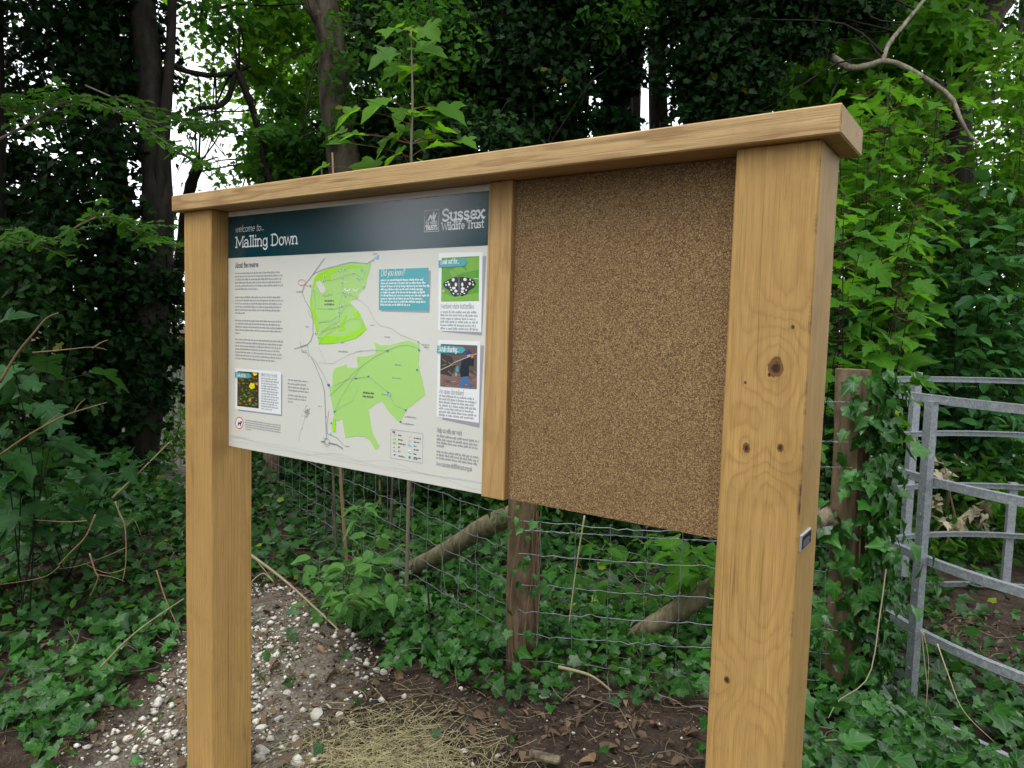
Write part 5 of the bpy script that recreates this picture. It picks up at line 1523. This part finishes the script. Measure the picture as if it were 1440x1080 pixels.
# ------------------------------------------------------------------ ivy over the ground, undergrowth, litter
def scatter_xy(n, x0, x1, y0, y1):
    return rng.uniform(x0, x1, n), rng.uniform(y0, y1, n)
def pxmask(x, y, poly, jit=.07):
    xx, yy = x + rng.normal(0, jit, len(x)), y + rng.normal(0, jit, len(x))
    p = topx(np.stack([xx, yy, gz(xx, yy)], 1))
    return inpoly(p[:, 0], p[:, 1], poly) & (p[:, 2] > .3)
def in_board(x, y):
    return ((x > -.07) & (x < .22) & (y > -.10) & (y < .21)) | ((x > XR - .07) & (x < XR + .22) & (y > -.10) & (y < .21))
def near_rail(x, y):
    q = np.hypot(x - GC[0], y - GC[1]) - GR
    return (np.abs(q) < .16) & (y < GC[1]) & (x > 2.02)
# ground ivy
n = 110000
x, y = scatter_xy(n, -6, 5, -.6, 7)
soil = pxmask(x, y, SOIL) | pxmask(x, y, GPATH)
gin = pxmask(x, y, GATEIN, .1)
front = y < (-.25 + .20 * (x < -1.2) + .85 * np.clip(x - .6, 0, 1.2) - .6 * np.clip(x - 1.9, 0, 1))
patch = np.sin(2.3 * x + 1.1 * y) + np.sin(3.7 * y - 1.9 * x + 2) + .8 * np.sin(6.1 * x + 5.3 * y)
dens = np.clip(.70 + .24 * (x < .2) + .20 * patch, .25, 1)
keep = ~(soil & (rng.random(n) > .016)) & ~(gin & (rng.random(n) > .16)) & ~(front & (rng.random(n) > .02)) & ~in_board(x, y) & (rng.random(n) < dens) & ~near_rail(x, y)
x, y = x[keep], y[keep]
z = gz(x, y) + rng.gamma(1.6, .028, len(x)) + .015 + .10 * ((x > 1.2) & (y > .7) & (y < 2.3)) * rng.random(len(x))
pos = np.stack([x, y, z], 1)
nr = rand_dirs(len(x), .9, TOCAM, .35, .38)
tp = rand_tips(len(x), .25)
dd = np.linalg.norm(pos - CAM, axis=1)
s = np.clip(rng.lognormal(-3.08, .36, len(x)), .018, .085) * np.where((x > 1.0) & (y < 2.4), 1.12, 1.0)
pp = topx(pos)
vis = (pp[:, 0] > -20) & (pp[:, 0] < 1460) & (pp[:, 1] < 1110) & (pp[:, 2] > .3)
cand = np.where(vis & (pp[:, 0] > 1105) & (pp[:, 1] > 780))[0]
order = cand[np.argsort(-(s / dd)[cand])][:290]
sel = np.zeros(len(x), bool)
sel[order] = True
gi = thing('ivy_plant', 'glossy ground ivy between the right oak post and the kissing gate', 'ivy', (2.05, 1.55, -.1))
leaf_parts(gi, IVY, M_IVY, 'groundivy', pos[sel], nr[sel], tp[sel], s[sel])
near = (dd < 4.2) & ~sel
tag(leaves('ground_ivy', IVY, pos[near], nr[near], tp[near], s[near], M_IVY, None, (0, 0, 0), True), 'dark glossy ivy carpeting the ground round the fence', 'ivy', kind='stuff')
far = (dd >= 4.2) & ~sel & (rng.random(len(x)) < .5)
tag(leaves('woodland_floor_ivy', IVY2, pos[far], nr[far], tp[far], s[far] * 1.25, M_IVYS, None, (0, 0, 0)), 'ivy covering the woodland floor behind the fence', 'ivy', kind='stuff')

# other low plants and trailing ivy vines among the ivy
n = 26000
x, y = scatter_xy(n, -5, 4.5, -.4, 5)
pt = np.sin(3.1 * x - 1.3 * y + 1) + np.sin(4.6 * y + 2.1 * x) + .7 * np.sin(8 * x - 5 * y)
k = ~pxmask(x, y, SOIL) & ~pxmask(x, y, GPATH) & ~pxmask(x, y, GATEIN, .1) & ~in_board(x, y) & ~near_rail(x, y) & (rng.random(n) < np.clip(.22 + .25 * pt, .03, .8)) & (y > -.3)
x, y = x[k], y[k]
pos = np.stack([x, y, gz(x, y) + .03 + rng.gamma(2.0, .035, len(x))], 1)
tag(leaves('ground_plants', OVA2, pos, rand_dirs(len(x), .9, TOCAM, .2, .35), rand_tips(len(x), .1), np.clip(rng.lognormal(-3.2, .4, len(x)), .018, .08), M_MID, None, (0, 0, 0)), 'small soft green plants growing through the ivy', 'ground plants', kind='stuff')
m = MB()
for _ in range(420):
    p = np.array([rng.uniform(-3.5, 3.2), rng.uniform(-.1, 3.6)])
    q = pxmask(p[:1], p[1:], SOIL)[0]
    if q and rng.random() < .8:
        continue
    a = rng.uniform(0, 6.28)
    P = []
    for t in range(7):
        P.append((p[0], p[1], float(gz(p[0], p[1])) + rng.uniform(.012, .07)))
        a += rng.normal(0, .5)
        p = p + np.array([math.cos(a), math.sin(a)]) * rng.uniform(.05, .11)
    m.tube(spline(P, 12), .0019, 4, cap=False)
tag(m.build('ivy_vines', M_GTW, None, False, origin=(0, 0, 0)), 'thin woody ivy vines trailing over the ground', 'ivy', kind='stuff')

# ivy up the fence posts
def post_ivy(label, bx, by, z0, z1, r, n, per_size, key, side, spread=.5):
    root = thing('ivy_plant', label, 'ivy', (bx, by, z0))
    m = MB()
    for k in range(5):
        a0 = side + rng.normal(0, spread)
        P = [np.array([bx + (r + .008) * math.cos(a0 + .35 * math.sin(t * 5 + k)), by + (r + .008) * math.sin(a0 + .35 * math.sin(t * 5 + k)), z0 + (z1 - z0) * t * rng.uniform(.97, 1.0)]) for t in np.linspace(0, 1, 14)]
        MB().tube(np.array(P), np.linspace(.006, .002, 14), 5).build('stem', M_TWIG, root)
    a = side + rng.normal(0, spread, n)
    t = rng.random(n)
    rr_ = r + .015 + rng.gamma(1.4, .032, n) * (1.25 - .5 * t)
    pos = np.stack([bx + rr_ * np.cos(a), by + rr_ * np.sin(a), z0 + (z1 - z0) * t], 1)
    out = np.stack([np.cos(a), np.sin(a), np.full(n, .45)], 1)
    nr = nrmz(out + rng.normal(0, .35, (n, 3)))
    tp = nrmz(np.stack([rng.normal(0, .6, n), rng.normal(0, .6, n), -np.ones(n)], 1))
    sz = per_size * rng.uniform(.6, 1.2, n)
    o = np.argsort(-(out @ np.array([.3, -.9, .1])))
    b, rs = o[:280], o[280:]
    leaf_parts(root, IVY, M_IVY, key, pos[b], nr[b], tp[b], sz[b])
    if len(rs):
        tag(leaves('foliage', IVY, pos[rs], nr[rs], tp[rs], sz[rs], M_IVY, root, uv=True), kind='stuff')
post_ivy('ivy climbing thickly over the right side of the tall fence post by the gate', IP[0] - .01, IP[1] + .01, -.1, 1.36, .075, 600, .072, 'postivy', -.30, .75)
post_ivy('wisps of small ivy on the short fence post under the cork panel', CP[0] - .01, CP[1], 0, .86, .068, 90, .04, 'postivy2', -.3, 1.2)

# shaded undergrowth behind the fence: one dim mass
def mass(name, label, polys, tmpl, mat, size, up=.6):
    P, N, T, S = [], [], [], []
    for (px, py, d, rx, ry, rz, n, nc, cr) in polys:
        p, o = clumps(n, at(px, py, d), (rx, ry, rz), nc, cr)
        p = p[p[:, 2] > gz(p[:, 0], p[:, 1]) + .02]
        P.append(p)
    P = np.concatenate(P)
    n = len(P)
    o = leaves(name, tmpl, P, rand_dirs(n, up, TOCAM, .3), rand_tips(n), size * rng.uniform(.6, 1.2, n), mat, None, (0, 0, 0))
    tag(o, label, 'undergrowth', kind='stuff')
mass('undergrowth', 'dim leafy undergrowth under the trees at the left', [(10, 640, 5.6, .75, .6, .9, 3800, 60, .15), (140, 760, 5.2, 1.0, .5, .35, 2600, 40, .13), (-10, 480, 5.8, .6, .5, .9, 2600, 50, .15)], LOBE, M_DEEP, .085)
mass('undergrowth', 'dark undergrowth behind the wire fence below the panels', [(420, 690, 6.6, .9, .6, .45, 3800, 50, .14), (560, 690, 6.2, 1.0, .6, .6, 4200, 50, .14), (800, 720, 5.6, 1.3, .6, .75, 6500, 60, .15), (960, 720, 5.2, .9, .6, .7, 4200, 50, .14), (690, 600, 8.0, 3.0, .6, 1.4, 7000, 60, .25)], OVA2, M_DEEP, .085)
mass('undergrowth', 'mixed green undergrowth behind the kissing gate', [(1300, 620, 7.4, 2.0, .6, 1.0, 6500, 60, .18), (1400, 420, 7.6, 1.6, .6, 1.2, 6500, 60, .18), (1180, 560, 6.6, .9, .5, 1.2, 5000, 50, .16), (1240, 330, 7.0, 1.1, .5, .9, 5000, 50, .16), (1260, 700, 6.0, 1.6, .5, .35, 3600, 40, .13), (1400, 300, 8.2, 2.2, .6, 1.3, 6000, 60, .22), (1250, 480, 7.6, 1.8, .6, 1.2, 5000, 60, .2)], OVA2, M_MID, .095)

# thin saplings standing in the thicket under the map panel
ORD = ['first', 'second', 'third', 'fourth', 'fifth', 'sixth', 'seventh', 'eighth', 'ninth', 'tenth', 'eleventh']
THIN = [(473, 775, 462, 500, 4.6, .010), (490, 800, 478, 500, 4.3, .012), (548, 750, 552, 500, 5.0, .011), (535, 740, 540, 500, 5.6, .012), (578, 735, 575, 500, 5.4, .013), (610, 700, 606, 500, 6.2, .02), (640, 700, 655, 500, 6.4, .018), (425, 700, 430, 500, 7.6, .03), (445, 700, 440, 480, 8.2, .05), (395, 700, 398, 480, 8.6, .04), (520, 700, 515, 480, 8.0, .05)]
for i, (xb, yb, xt, yt, d, r) in enumerate(THIN):
    a, b = at(xb, yb, d), at(xt, yt, d)
    a[2] = min(a[2], float(gz(a[0], a[1])))
    e = b + (b - a) * .9
    m = MB().tube(spline([a, (a + b) / 2 + rng.normal(0, .02, 3), b, e], 12), np.linspace(r, r * .5, 12), 7)
    o = m.build('thin_sapling', M_TWIG if i % 2 else M_BARK, None, True, origin=a)
    lab = '%s thin upright stem counted from the left under the map panel' % ORD[sorted(q[0] for q in THIN).index(xb)]
    tag(o, lab, 'sapling', 'thin sapling stems in the thicket')

# bare dead stems and sticks
def stick(px, d, r, label, mat=M_TWIG, name='dry_stalk', forks=()):
    P = spline([at(x, y, dd) for (x, y), dd in zip(px, np.broadcast_to(d, len(px)))], 16)
    m = MB().tube(P, np.linspace(r, r * .45, 16), 6)
    o = m.build(name, mat, None, True, origin=P[0])
    for fk in forks:
        q = spline([at(x, y, dd) for (x, y), dd in zip(fk, np.broadcast_to(d, len(fk)) if np.ndim(d) == 0 else np.linspace(d[0], d[-1], len(fk)))], 8)
        MB().tube(q, np.linspace(r * .6, r * .2, 8), 5).build('twig', mat, o, True)
    tag(o, label, 'stem')
    return o
stick([(0, 538), (22, 500), (48, 468), (65, 448), (82, 440)], 2.9, .0055, 'bare brown stem rising from the left edge among the broad leaves', forks=[[(46, 496), (90, 492), (130, 488), (150, 492)], [(130, 490), (142, 482), (152, 478)]])
stick([(0, 640), (40, 612), (90, 585), (130, 572), (150, 566)], 3.1, .005, 'long bare brown stem slanting up across the shade at the left', forks=[[(52, 606), (70, 592), (84, 580)], [(104, 580), (112, 568), (120, 561)]])
stick([(158, 700), (195, 665), (238, 622)], 3.6, .0060, 'straight pale stick leaning toward the first oak post above the undergrowth', M_STRAW)
stick([(100, 674), (150, 668), (190, 658), (205, 650)], 3.7, .004, 'thin green stem lying across the leaves left of the first oak post', M_GST)
stick([(140, 940), (190, 890), (258, 842)], [2.8, 2.75, 2.7], .0046, 'long straw coloured stalk slanting up to the foot of the first oak post', M_STRAW)
stick([(352, 780), (395, 812), (440, 852), (476, 886)], [3.6, 3.45, 3.3, 3.15], .0075, 'long tan stalk lying down the edge of the chalk path', M_STRAW)
stick([(352, 820), (370, 806), (386, 820), (356, 782)], 3.7, .003, 'thin bent stalk beside the first oak post', M_STRAW)
stick([(134, 724), (120, 755), (98, 778), (82, 795)], 3.4, .0052, 'curved brown stem above the tangle of dead twigs at the left', forks=[[(122, 732), (95, 734), (48, 731)], [(84, 796), (60, 812), (0, 822)]])
stick([(162, 705), (168, 722), (176, 742), (177, 790), (172, 818)], 3.4, .0042, 'upright brown stem in the tangle of dead twigs at the left', forks=[[(178, 742), (188, 730), (200, 757)], [(177, 770), (150, 782), (110, 796), (80, 800)], [(176, 800), (150, 806), (118, 792)]])
stick([(220, 802), (232, 840), (244, 868), (254, 892)], 3.1, .0034, 'reddish thin stem bending down to the path left of the first oak post')
stick([(126, 778), (134, 804), (138, 812), (130, 832), (126, 838)], 3.3, .004, 'short forked dead stem in the tangle at the left', forks=[[(138, 808), (160, 812), (176, 818)]])
stick([(822, 725), (810, 800), (800, 878)], 3.15, .0040, 'pale upright dead stalk in front of the mesh right of the short fence post', M_STRAW)
stick([(620, 752), (622, 790), (626, 830)], 3.2, .0038, 'broken green stalk in front of the mesh left of the short fence post', M_GST)
stick([(602, 832), (604, 862), (606, 896)], 3.0, .0050, 'short dark stub of a cut stem standing in the ivy', M_BARKD)
stick([(785, 938), (830, 950), (860, 972)], 2.85, .0075, 'pale broken stick lying in the ivy right of the short fence post', M_STRAW)
stick([(1160, 1042), (1192, 1040)], 2.45, .0055, 'short grey stick lying in the ivy beside the right oak post', M_GTW)
stick([(1246, 800), (1238, 860), (1222, 950), (1180, 985), (1165, 1010)], [2.9, 2.85, 2.75, 2.65, 2.6], .0030, 'long pale stalk hanging down the ivy beside the tall fence post', M_STRAW)
stick([(1296, 885), (1300, 930), (1304, 970), (1300, 1012)], 2.75, .0026, 'pair of dry stalks hanging from the front gate upright', M_STRAW, forks=[[(1298, 888), (1306, 930), (1303, 990)]])
stick([(1318, 905), (1334, 950), (1355, 1000), (1400, 1045)], [2.75, 2.7, 2.65, 2.6], .0026, 'long thin stalk curving over the ivy right of the front gate upright', M_STRAW)
stick([(1335, 685), (1330, 720), (1318, 760), (1312, 790)], 5.6, .016, 'thick brown stem behind the middle rails of the kissing gate', M_BARK)
# withered leaves hanging behind the gate
P = []
for cx, cy, k, sx, sy in [(1330, 665, 16, 24, 18), (1380, 725, 18, 24, 20), (1345, 735, 12, 16, 14), (1312, 700, 8, 8, 20)]:
    for _ in range(k):
        P.append(at(cx + rng.normal(0, sx * .6), cy + rng.normal(0, sy * .6), 5.5 + rng.normal(0, .1)))
P = np.array(P)
w = thing('withered_branch', 'broken branch of withered pale leaves behind the kissing gate rails', 'branch', at(1340, 760, 5.5))
MB().tube(spline([at(1325, 780, 5.5), at(1345, 735, 5.5), at(1385, 715, 5.5), at(1400, 690, 5.5)], 10), np.linspace(.01, .003, 10), 5).build('stem', M_TWIG, w)
MB().tube(spline([at(1345, 735, 5.5), at(1335, 690, 5.5), at(1328, 650, 5.5)], 10), np.linspace(.008, .003, 10), 5).build('stem', M_TWIG, w)
leaf_parts(w, (SYC[0] * (1, 1, 3.0), SYC[1], SYC[2]), M_PALE, 'withered', P, rand_dirs(len(P), .1), rand_tips(len(P), 1.0), rng.uniform(.07, .13, len(P)))

# ------------------------------------------------------------------ chalk stones
def rock(seed, mat):
    r_ = np.random.default_rng(seed)
    import bmesh
    bm = bmesh.new()
    bmesh.ops.create_icosphere(bm, subdivisions=2, radius=1.08)
    d = nrmz(r_.normal(0, 1, (7, 3)))
    h = r_.uniform(.38, .85, 7)
    for v in bm.verts:
        p = np.array(v.co)
        for k in range(7):
            e = p @ d[k] - h[k]
            if e > 0:
                p = p - d[k] * e * .97
        v.co = p + r_.normal(0, .02, 3)
    me = bpy.data.meshes.new('stone')
    bm.to_mesh(me)
    bm.free()
    me.materials.append(mat)
    return me
M_CHALK = plain('chalk', (0.60, 0.57, 0.50), 0.9, 0, 0.5, 25, .5, .1)
M_FLINT = plain('grey_flint', (0.26, 0.25, 0.23), 0.7, 0, 0.45, 25, .5)
rocks = [rock(i, M_CHALK) for i in range(6)]
fl = rock(9, M_FLINT)
big = [(588, 1000 - 17, 32, 1.5), (478, 998, 15, 1), (455, 985, 10, 1), (368, 1003, 18, .6), (392, 992, 15, .6), (372, 1030, 24, .5), (366, 1040, 20, 1), (420, 1050, 24, .7), (404, 960, 12, 1), (440, 945, 10, 1), (420, 920, 9, 1), (345 + 20, 860, 12, 1), (380, 905, 11, 1), (452, 870, 10, 1), (505, 930, 8, 1), (515, 952, 9, 1), (530, 942, 9, 1), (500, 970, 8, 1), (385, 1062, 20, .8), (100, 968, 26, .5), (120, 963, 16, .6), (180, 1005, 16, .6), (215, 1008, 15, .7), (245, 1000, 12, .9), (236, 995, 9, 1), (190, 1018, 12, .8), (146, 1075, 14, .7), (165, 930, 10, .6), (232, 928, 9, .8), (415, 1020, 12, .8), (445, 1005, 9, 1), (470, 960, 9, 1), (560, 930, 16, .7), (540, 945, 12, .7), (360, 960, 10, 1), (495, 1005, 9, 1), (440, 1075, 12, .8), (370, 885, 10, .8), (700, 1055, 8, 1), (648, 968, 8, .8)]
for i, (px, py, w_, fz) in enumerate(big):
    if i == 0:
        px, py, w_ = 445, 996, 20
    p = gnd(px, py)
    d = (p - CAM) @ MR[2]
    s = w_ * d / FP / 2
    o = bpy.data.objects.new('chalk_stone', rocks[i % 6])
    COL.objects.link(o)
    o.location = (p[0], p[1], float(gz(p[0], p[1])) + s * .35 * max(fz, .5))
    o.scale = (s * rng.uniform(.9, 1.2), s * rng.uniform(.8, 1.1), s * min(1, .55 + .25 * fz))
    o.rotation_euler = (rng.uniform(-.3, .3), rng.uniform(-.3, .3), rng.uniform(0, 6))
    side = 'left of' if px < 258 else 'to the right of'
    lab = 'small white chalk stone lying on the path %s the first oak post' % side
    if i == 0:
        lab = 'upright rounded chalk stone between the first oak post and the heap of cut grass'
    if (px, py) == (100, 968):
        lab = 'flat white chalk slab at the edge of the ivy left of the first oak post'
    if (px, py) == (560, 930):
        lab = 'chalk stone among dead leaves where the path meets the ivy'
    tag(o, lab, 'stone', 'chalk stones on the path')
# small chalk gravel, one mass
ICO = np.array([(0, 0, 1), (.9, 0, .25), (.25, .85, .3), (-.75, .5, .25), (-.7, -.55, .3), (.3, -.85, .2), (.1, .1, -.8)], float)
ICF = np.array([(0, 1, 2), (0, 2, 3), (0, 3, 4), (0, 4, 5), (0, 5, 1), (6, 2, 1), (6, 3, 2), (6, 4, 3), (6, 5, 4), (6, 1, 5)])
def gravel(name, label, x, y, s, mat):
    n = len(x)
    V = ICO[None] * rng.uniform(.6, 1.35, (n, 7, 3)) * s[:, None, None]
    V[..., 2] *= .75
    a = rng.uniform(0, 6.28, n)
    c, q = np.cos(a)[:, None], np.sin(a)[:, None]
    X, Y = V[..., 0] * c - V[..., 1] * q, V[..., 0] * q + V[..., 1] * c
    V = np.stack([X + x[:, None], Y + y[:, None], V[..., 2] + (gz(x, y) + s * .25)[:, None]], 2)
    F = (ICF[None] + (np.arange(n) * 7)[:, None, None]).reshape(-1, 3)
    tag(obj(name, V.reshape(-1, 3), F, mat, origin=(0, 0, 0)), label, 'gravel', kind='stuff')
x, y = scatter_xy(60000, -2.6, 1.6, -1.0, 1.8)
ch = pxmask(x, y, CHALK, .06)
so = pxmask(x, y, SOIL, .06)
pt = np.sin(5 * x + 2) * np.sin(6 * y + 1) + .6 * np.sin(11 * x + 9 * y)
k = (ch & (rng.random(len(x)) < np.clip(.34 + .42 * pt, .05, .8))) | (so & (rng.random(len(x)) < .03))
k &= ~in_board(x, y)
x, y = x[k], y[k]
gravel('chalk_gravel', 'fine white chalk gravel scattered over the path', x, y, np.clip(rng.lognormal(-5.3, .68, len(x)), .0015, .026), M_CHALK)
x, y = scatter_xy(14000, -2.4, 2.4, -1, 1.8)
k = pxmask(x, y, SOIL, .06) & ~in_board(x, y) & (rng.random(len(x)) < .5)
gravel('soil_crumbs', 'dark crumbs of soil and flint grit on the bare ground', x[k], y[k], np.clip(rng.lognormal(-5.4, .5, k.sum()), .002, .014), plain('soil_crumb', (0.07, 0.05, 0.038), .95, 0, .5, 30))

# ------------------------------------------------------------------ litter: straw, twigs, dead leaves
def strands(name, label, x, y, L, r, mat, lift=.012, bend=.25, cat='straw'):
    n = len(x)
    a = rng.uniform(0, 6.28, n)
    t = np.linspace(-.5, .5, 4)
    bx = rng.normal(0, bend, n)
    P = np.zeros((n, 4, 3))
    P[..., 0] = x[:, None] + L[:, None] * (t * np.cos(a)[:, None] - bx[:, None] * (t ** 2 - .1) * np.sin(a)[:, None])
    P[..., 1] = y[:, None] + L[:, None] * (t * np.sin(a)[:, None] + bx[:, None] * (t ** 2 - .1) * np.cos(a)[:, None])
    P[..., 2] = gz(P[..., 0], P[..., 1]) + (rng.gamma(1.2, lift, n)[:, None] + rng.normal(0, .12, n)[:, None] * L[:, None] * t).clip(-.002) + .003
    sd = np.stack([-np.sin(a), np.cos(a), np.zeros(n)], 1)[:, None] * r[:, None, None]
    up = np.array([0, 0, 1.0]) * r[:, None, None] * 1.2
    V = np.stack([P - sd, P + up, P + sd], 2)     # n,4,3,3
    F = []
    for i in range(3):
        for j in range(2):
            F.append((i * 3 + j, i * 3 + j + 1, (i + 1) * 3 + j + 1, (i + 1) * 3 + j))
    F = (np.array(F)[None] + (np.arange(n) * 12)[:, None, None]).reshape(-1, 4)
    tag(obj(name, V.reshape(-1, 3), F, mat, origin=(0, 0, 0)), label, cat, kind='stuff')
HAY = [(410, 1200), (440, 1075), (470, 1040), (505, 1045), (540, 1018), (575, 1035), (615, 1048), (625, 1080), (660, 1095), (670, 1200)]
x, y = scatter_xy(60000, -.8, 1.4, -.6, 1.2)
k = pxmask(x, y, HAY, .13)
x, y = x[k][:2600], y[k][:2600]
strands('cut_grass', 'heap of dry cut grass on the ground between the two oak posts', x, y, rng.uniform(.04, .16, len(x)), rng.uniform(.0006, .0012, len(x)), plain('cut_grass_straw', (0.30, 0.265, 0.135), .7, 0, .6, 20), .010, .5)
x, y = scatter_xy(60000, -2.4, 3.2, -.9, 3.2)
k = (pxmask(x, y, SOIL, .08) & (rng.random(len(x)) < .17)) | (pxmask(x, y, GATEIN, .1) & (rng.random(len(x)) < .5)) | (rng.random(len(x)) < .03)
k &= ~in_board(x, y)
x, y = x[k], y[k]
strands('twig_litter', 'dry stalks and twigs littering the ground', x, y, np.clip(rng.lognormal(-3.0, .5, len(x)), .02, .18), np.clip(rng.lognormal(-7.3, .45, len(x)), .0004, .0022), plain('litter_stalk', (0.20, 0.145, 0.085), .8, 0, .75, 20), .006, .5, 'litter')
M_DRYL = plain('litter_leaf', (0.13, 0.082, 0.048), .8, 0, .7, 20)
x, y = scatter_xy(16000, -2.6, 3.6, -.9, 4.0)
k = (pxmask(x, y, SOIL, .1) | pxmask(x, y, GATEIN, .1) | (rng.random(len(x)) < .3)) & ~in_board(x, y) & (rng.random(len(x)) < .8)
x, y = x[k], y[k]
pos = np.stack([x, y, gz(x, y) + .008 + rng.gamma(1, .006, len(x))], 1)
tag(leaves('dead_leaf_litter', (OVA2[0] * (1, 1, 2), OVA2[1], OVA2[2]), pos, rand_dirs(len(x), 1.2, None, 0, .35), rand_tips(len(x), 0), np.clip(rng.lognormal(-3.7, .5, len(x)), .008, .06), M_DRYL, None, (0, 0, 0)), 'brown dead leaves littering the ground', 'leaf litter', kind='stuff')
# dead leaves large enough to point at
for px, py, s in [(556, 948, 24), (548, 942, 20), (1012 - 180, 1070, 18), (770 + 65, 1072, 22), (690, 950, 12), (648, 915, 26), (612, 918, 22), (800, 1015, 12), (865, 1040, 10), (880, 985, 12), (420, 945, 14), (385, 990, 16), (445, 915, 16), (735, 1000, 14), (655, 1020, 14)]:
    p = gnd(px, py)
    d = (p - CAM) @ MR[2]
    o = bpy.data.objects.new('dead_leaf', leaf_mesh((OVA[0] * (1, 1, 2.2), OVA[1], OVA[2]), M_DRY, 'deadleaf'))
    COL.objects.link(o)
    o.location = (p[0], p[1], float(gz(p[0], p[1])) + .02)
    k = s * d / FP
    o.scale = (k, k, k)
    o.rotation_euler = (rng.uniform(-.5, .5), rng.uniform(-.5, .5), rng.uniform(0, 6))
    tag(o, 'curled brown dead leaf lying on the soil between the oak posts', 'dead leaf', 'curled dead leaves on the soil')
wc = MB()
p = gnd(765, 1072)
wc.box(p[0] - .055, p[0] + .055, p[1] - .018, p[1] + .018, .01, .03, .006)
o = wc.build('wood_chip', M_STRUT, None)
o.rotation_euler = (.1, .15, .5)
tag(o, 'pale chip of split wood lying on the soil at the bottom of the view', 'wood chip')
# grass tufts on the path
x, y = scatter_xy(26000, -2.4, 1.0, -.8, 1.6)
G1 = [(353, 905), (400, 905), (440, 930), (420, 965), (353, 965)]
G2 = [(0, 1090), (0, 960), (60, 950), (150, 980), (258, 960), (258, 1090)]
k = ((pxmask(x, y, G1, .05) & (rng.random(len(x)) < .5)) | (pxmask(x, y, G2, .08) & (rng.random(len(x)) < .10))) & ~in_board(x, y)
x, y = x[k], y[k]
n = len(x)
a = rng.uniform(0, 6.28, n)
h = rng.uniform(.015, .06, n)
b0 = np.stack([x, y, gz(x, y)], 1)
sd = np.stack([np.cos(a), np.sin(a), np.zeros(n)], 1) * .0016
ln = rng.normal(0, .5, (n, 3)) * h[:, None]
ln[:, 2] = 0
V = np.stack([b0 - sd, b0 + sd, b0 + ln * .4 + sd * .7 + np.stack([0 * h, 0 * h, h * .65], 1), b0 + ln + np.stack([0 * h, 0 * h, h], 1)], 1)
F = (np.array([(0, 1, 2), (0, 2, 3)])[None] + (np.arange(n) * 4)[:, None, None]).reshape(-1, 3)
tag(obj('grass', V.reshape(-1, 3), F, leafmat('grass_blade', (0.05, 0.11, .02), (0.13, .20, .05), .3, .6), origin=(0, 0, 0)), 'sparse green grass sprouting on the chalk path', 'grass', kind='stuff')
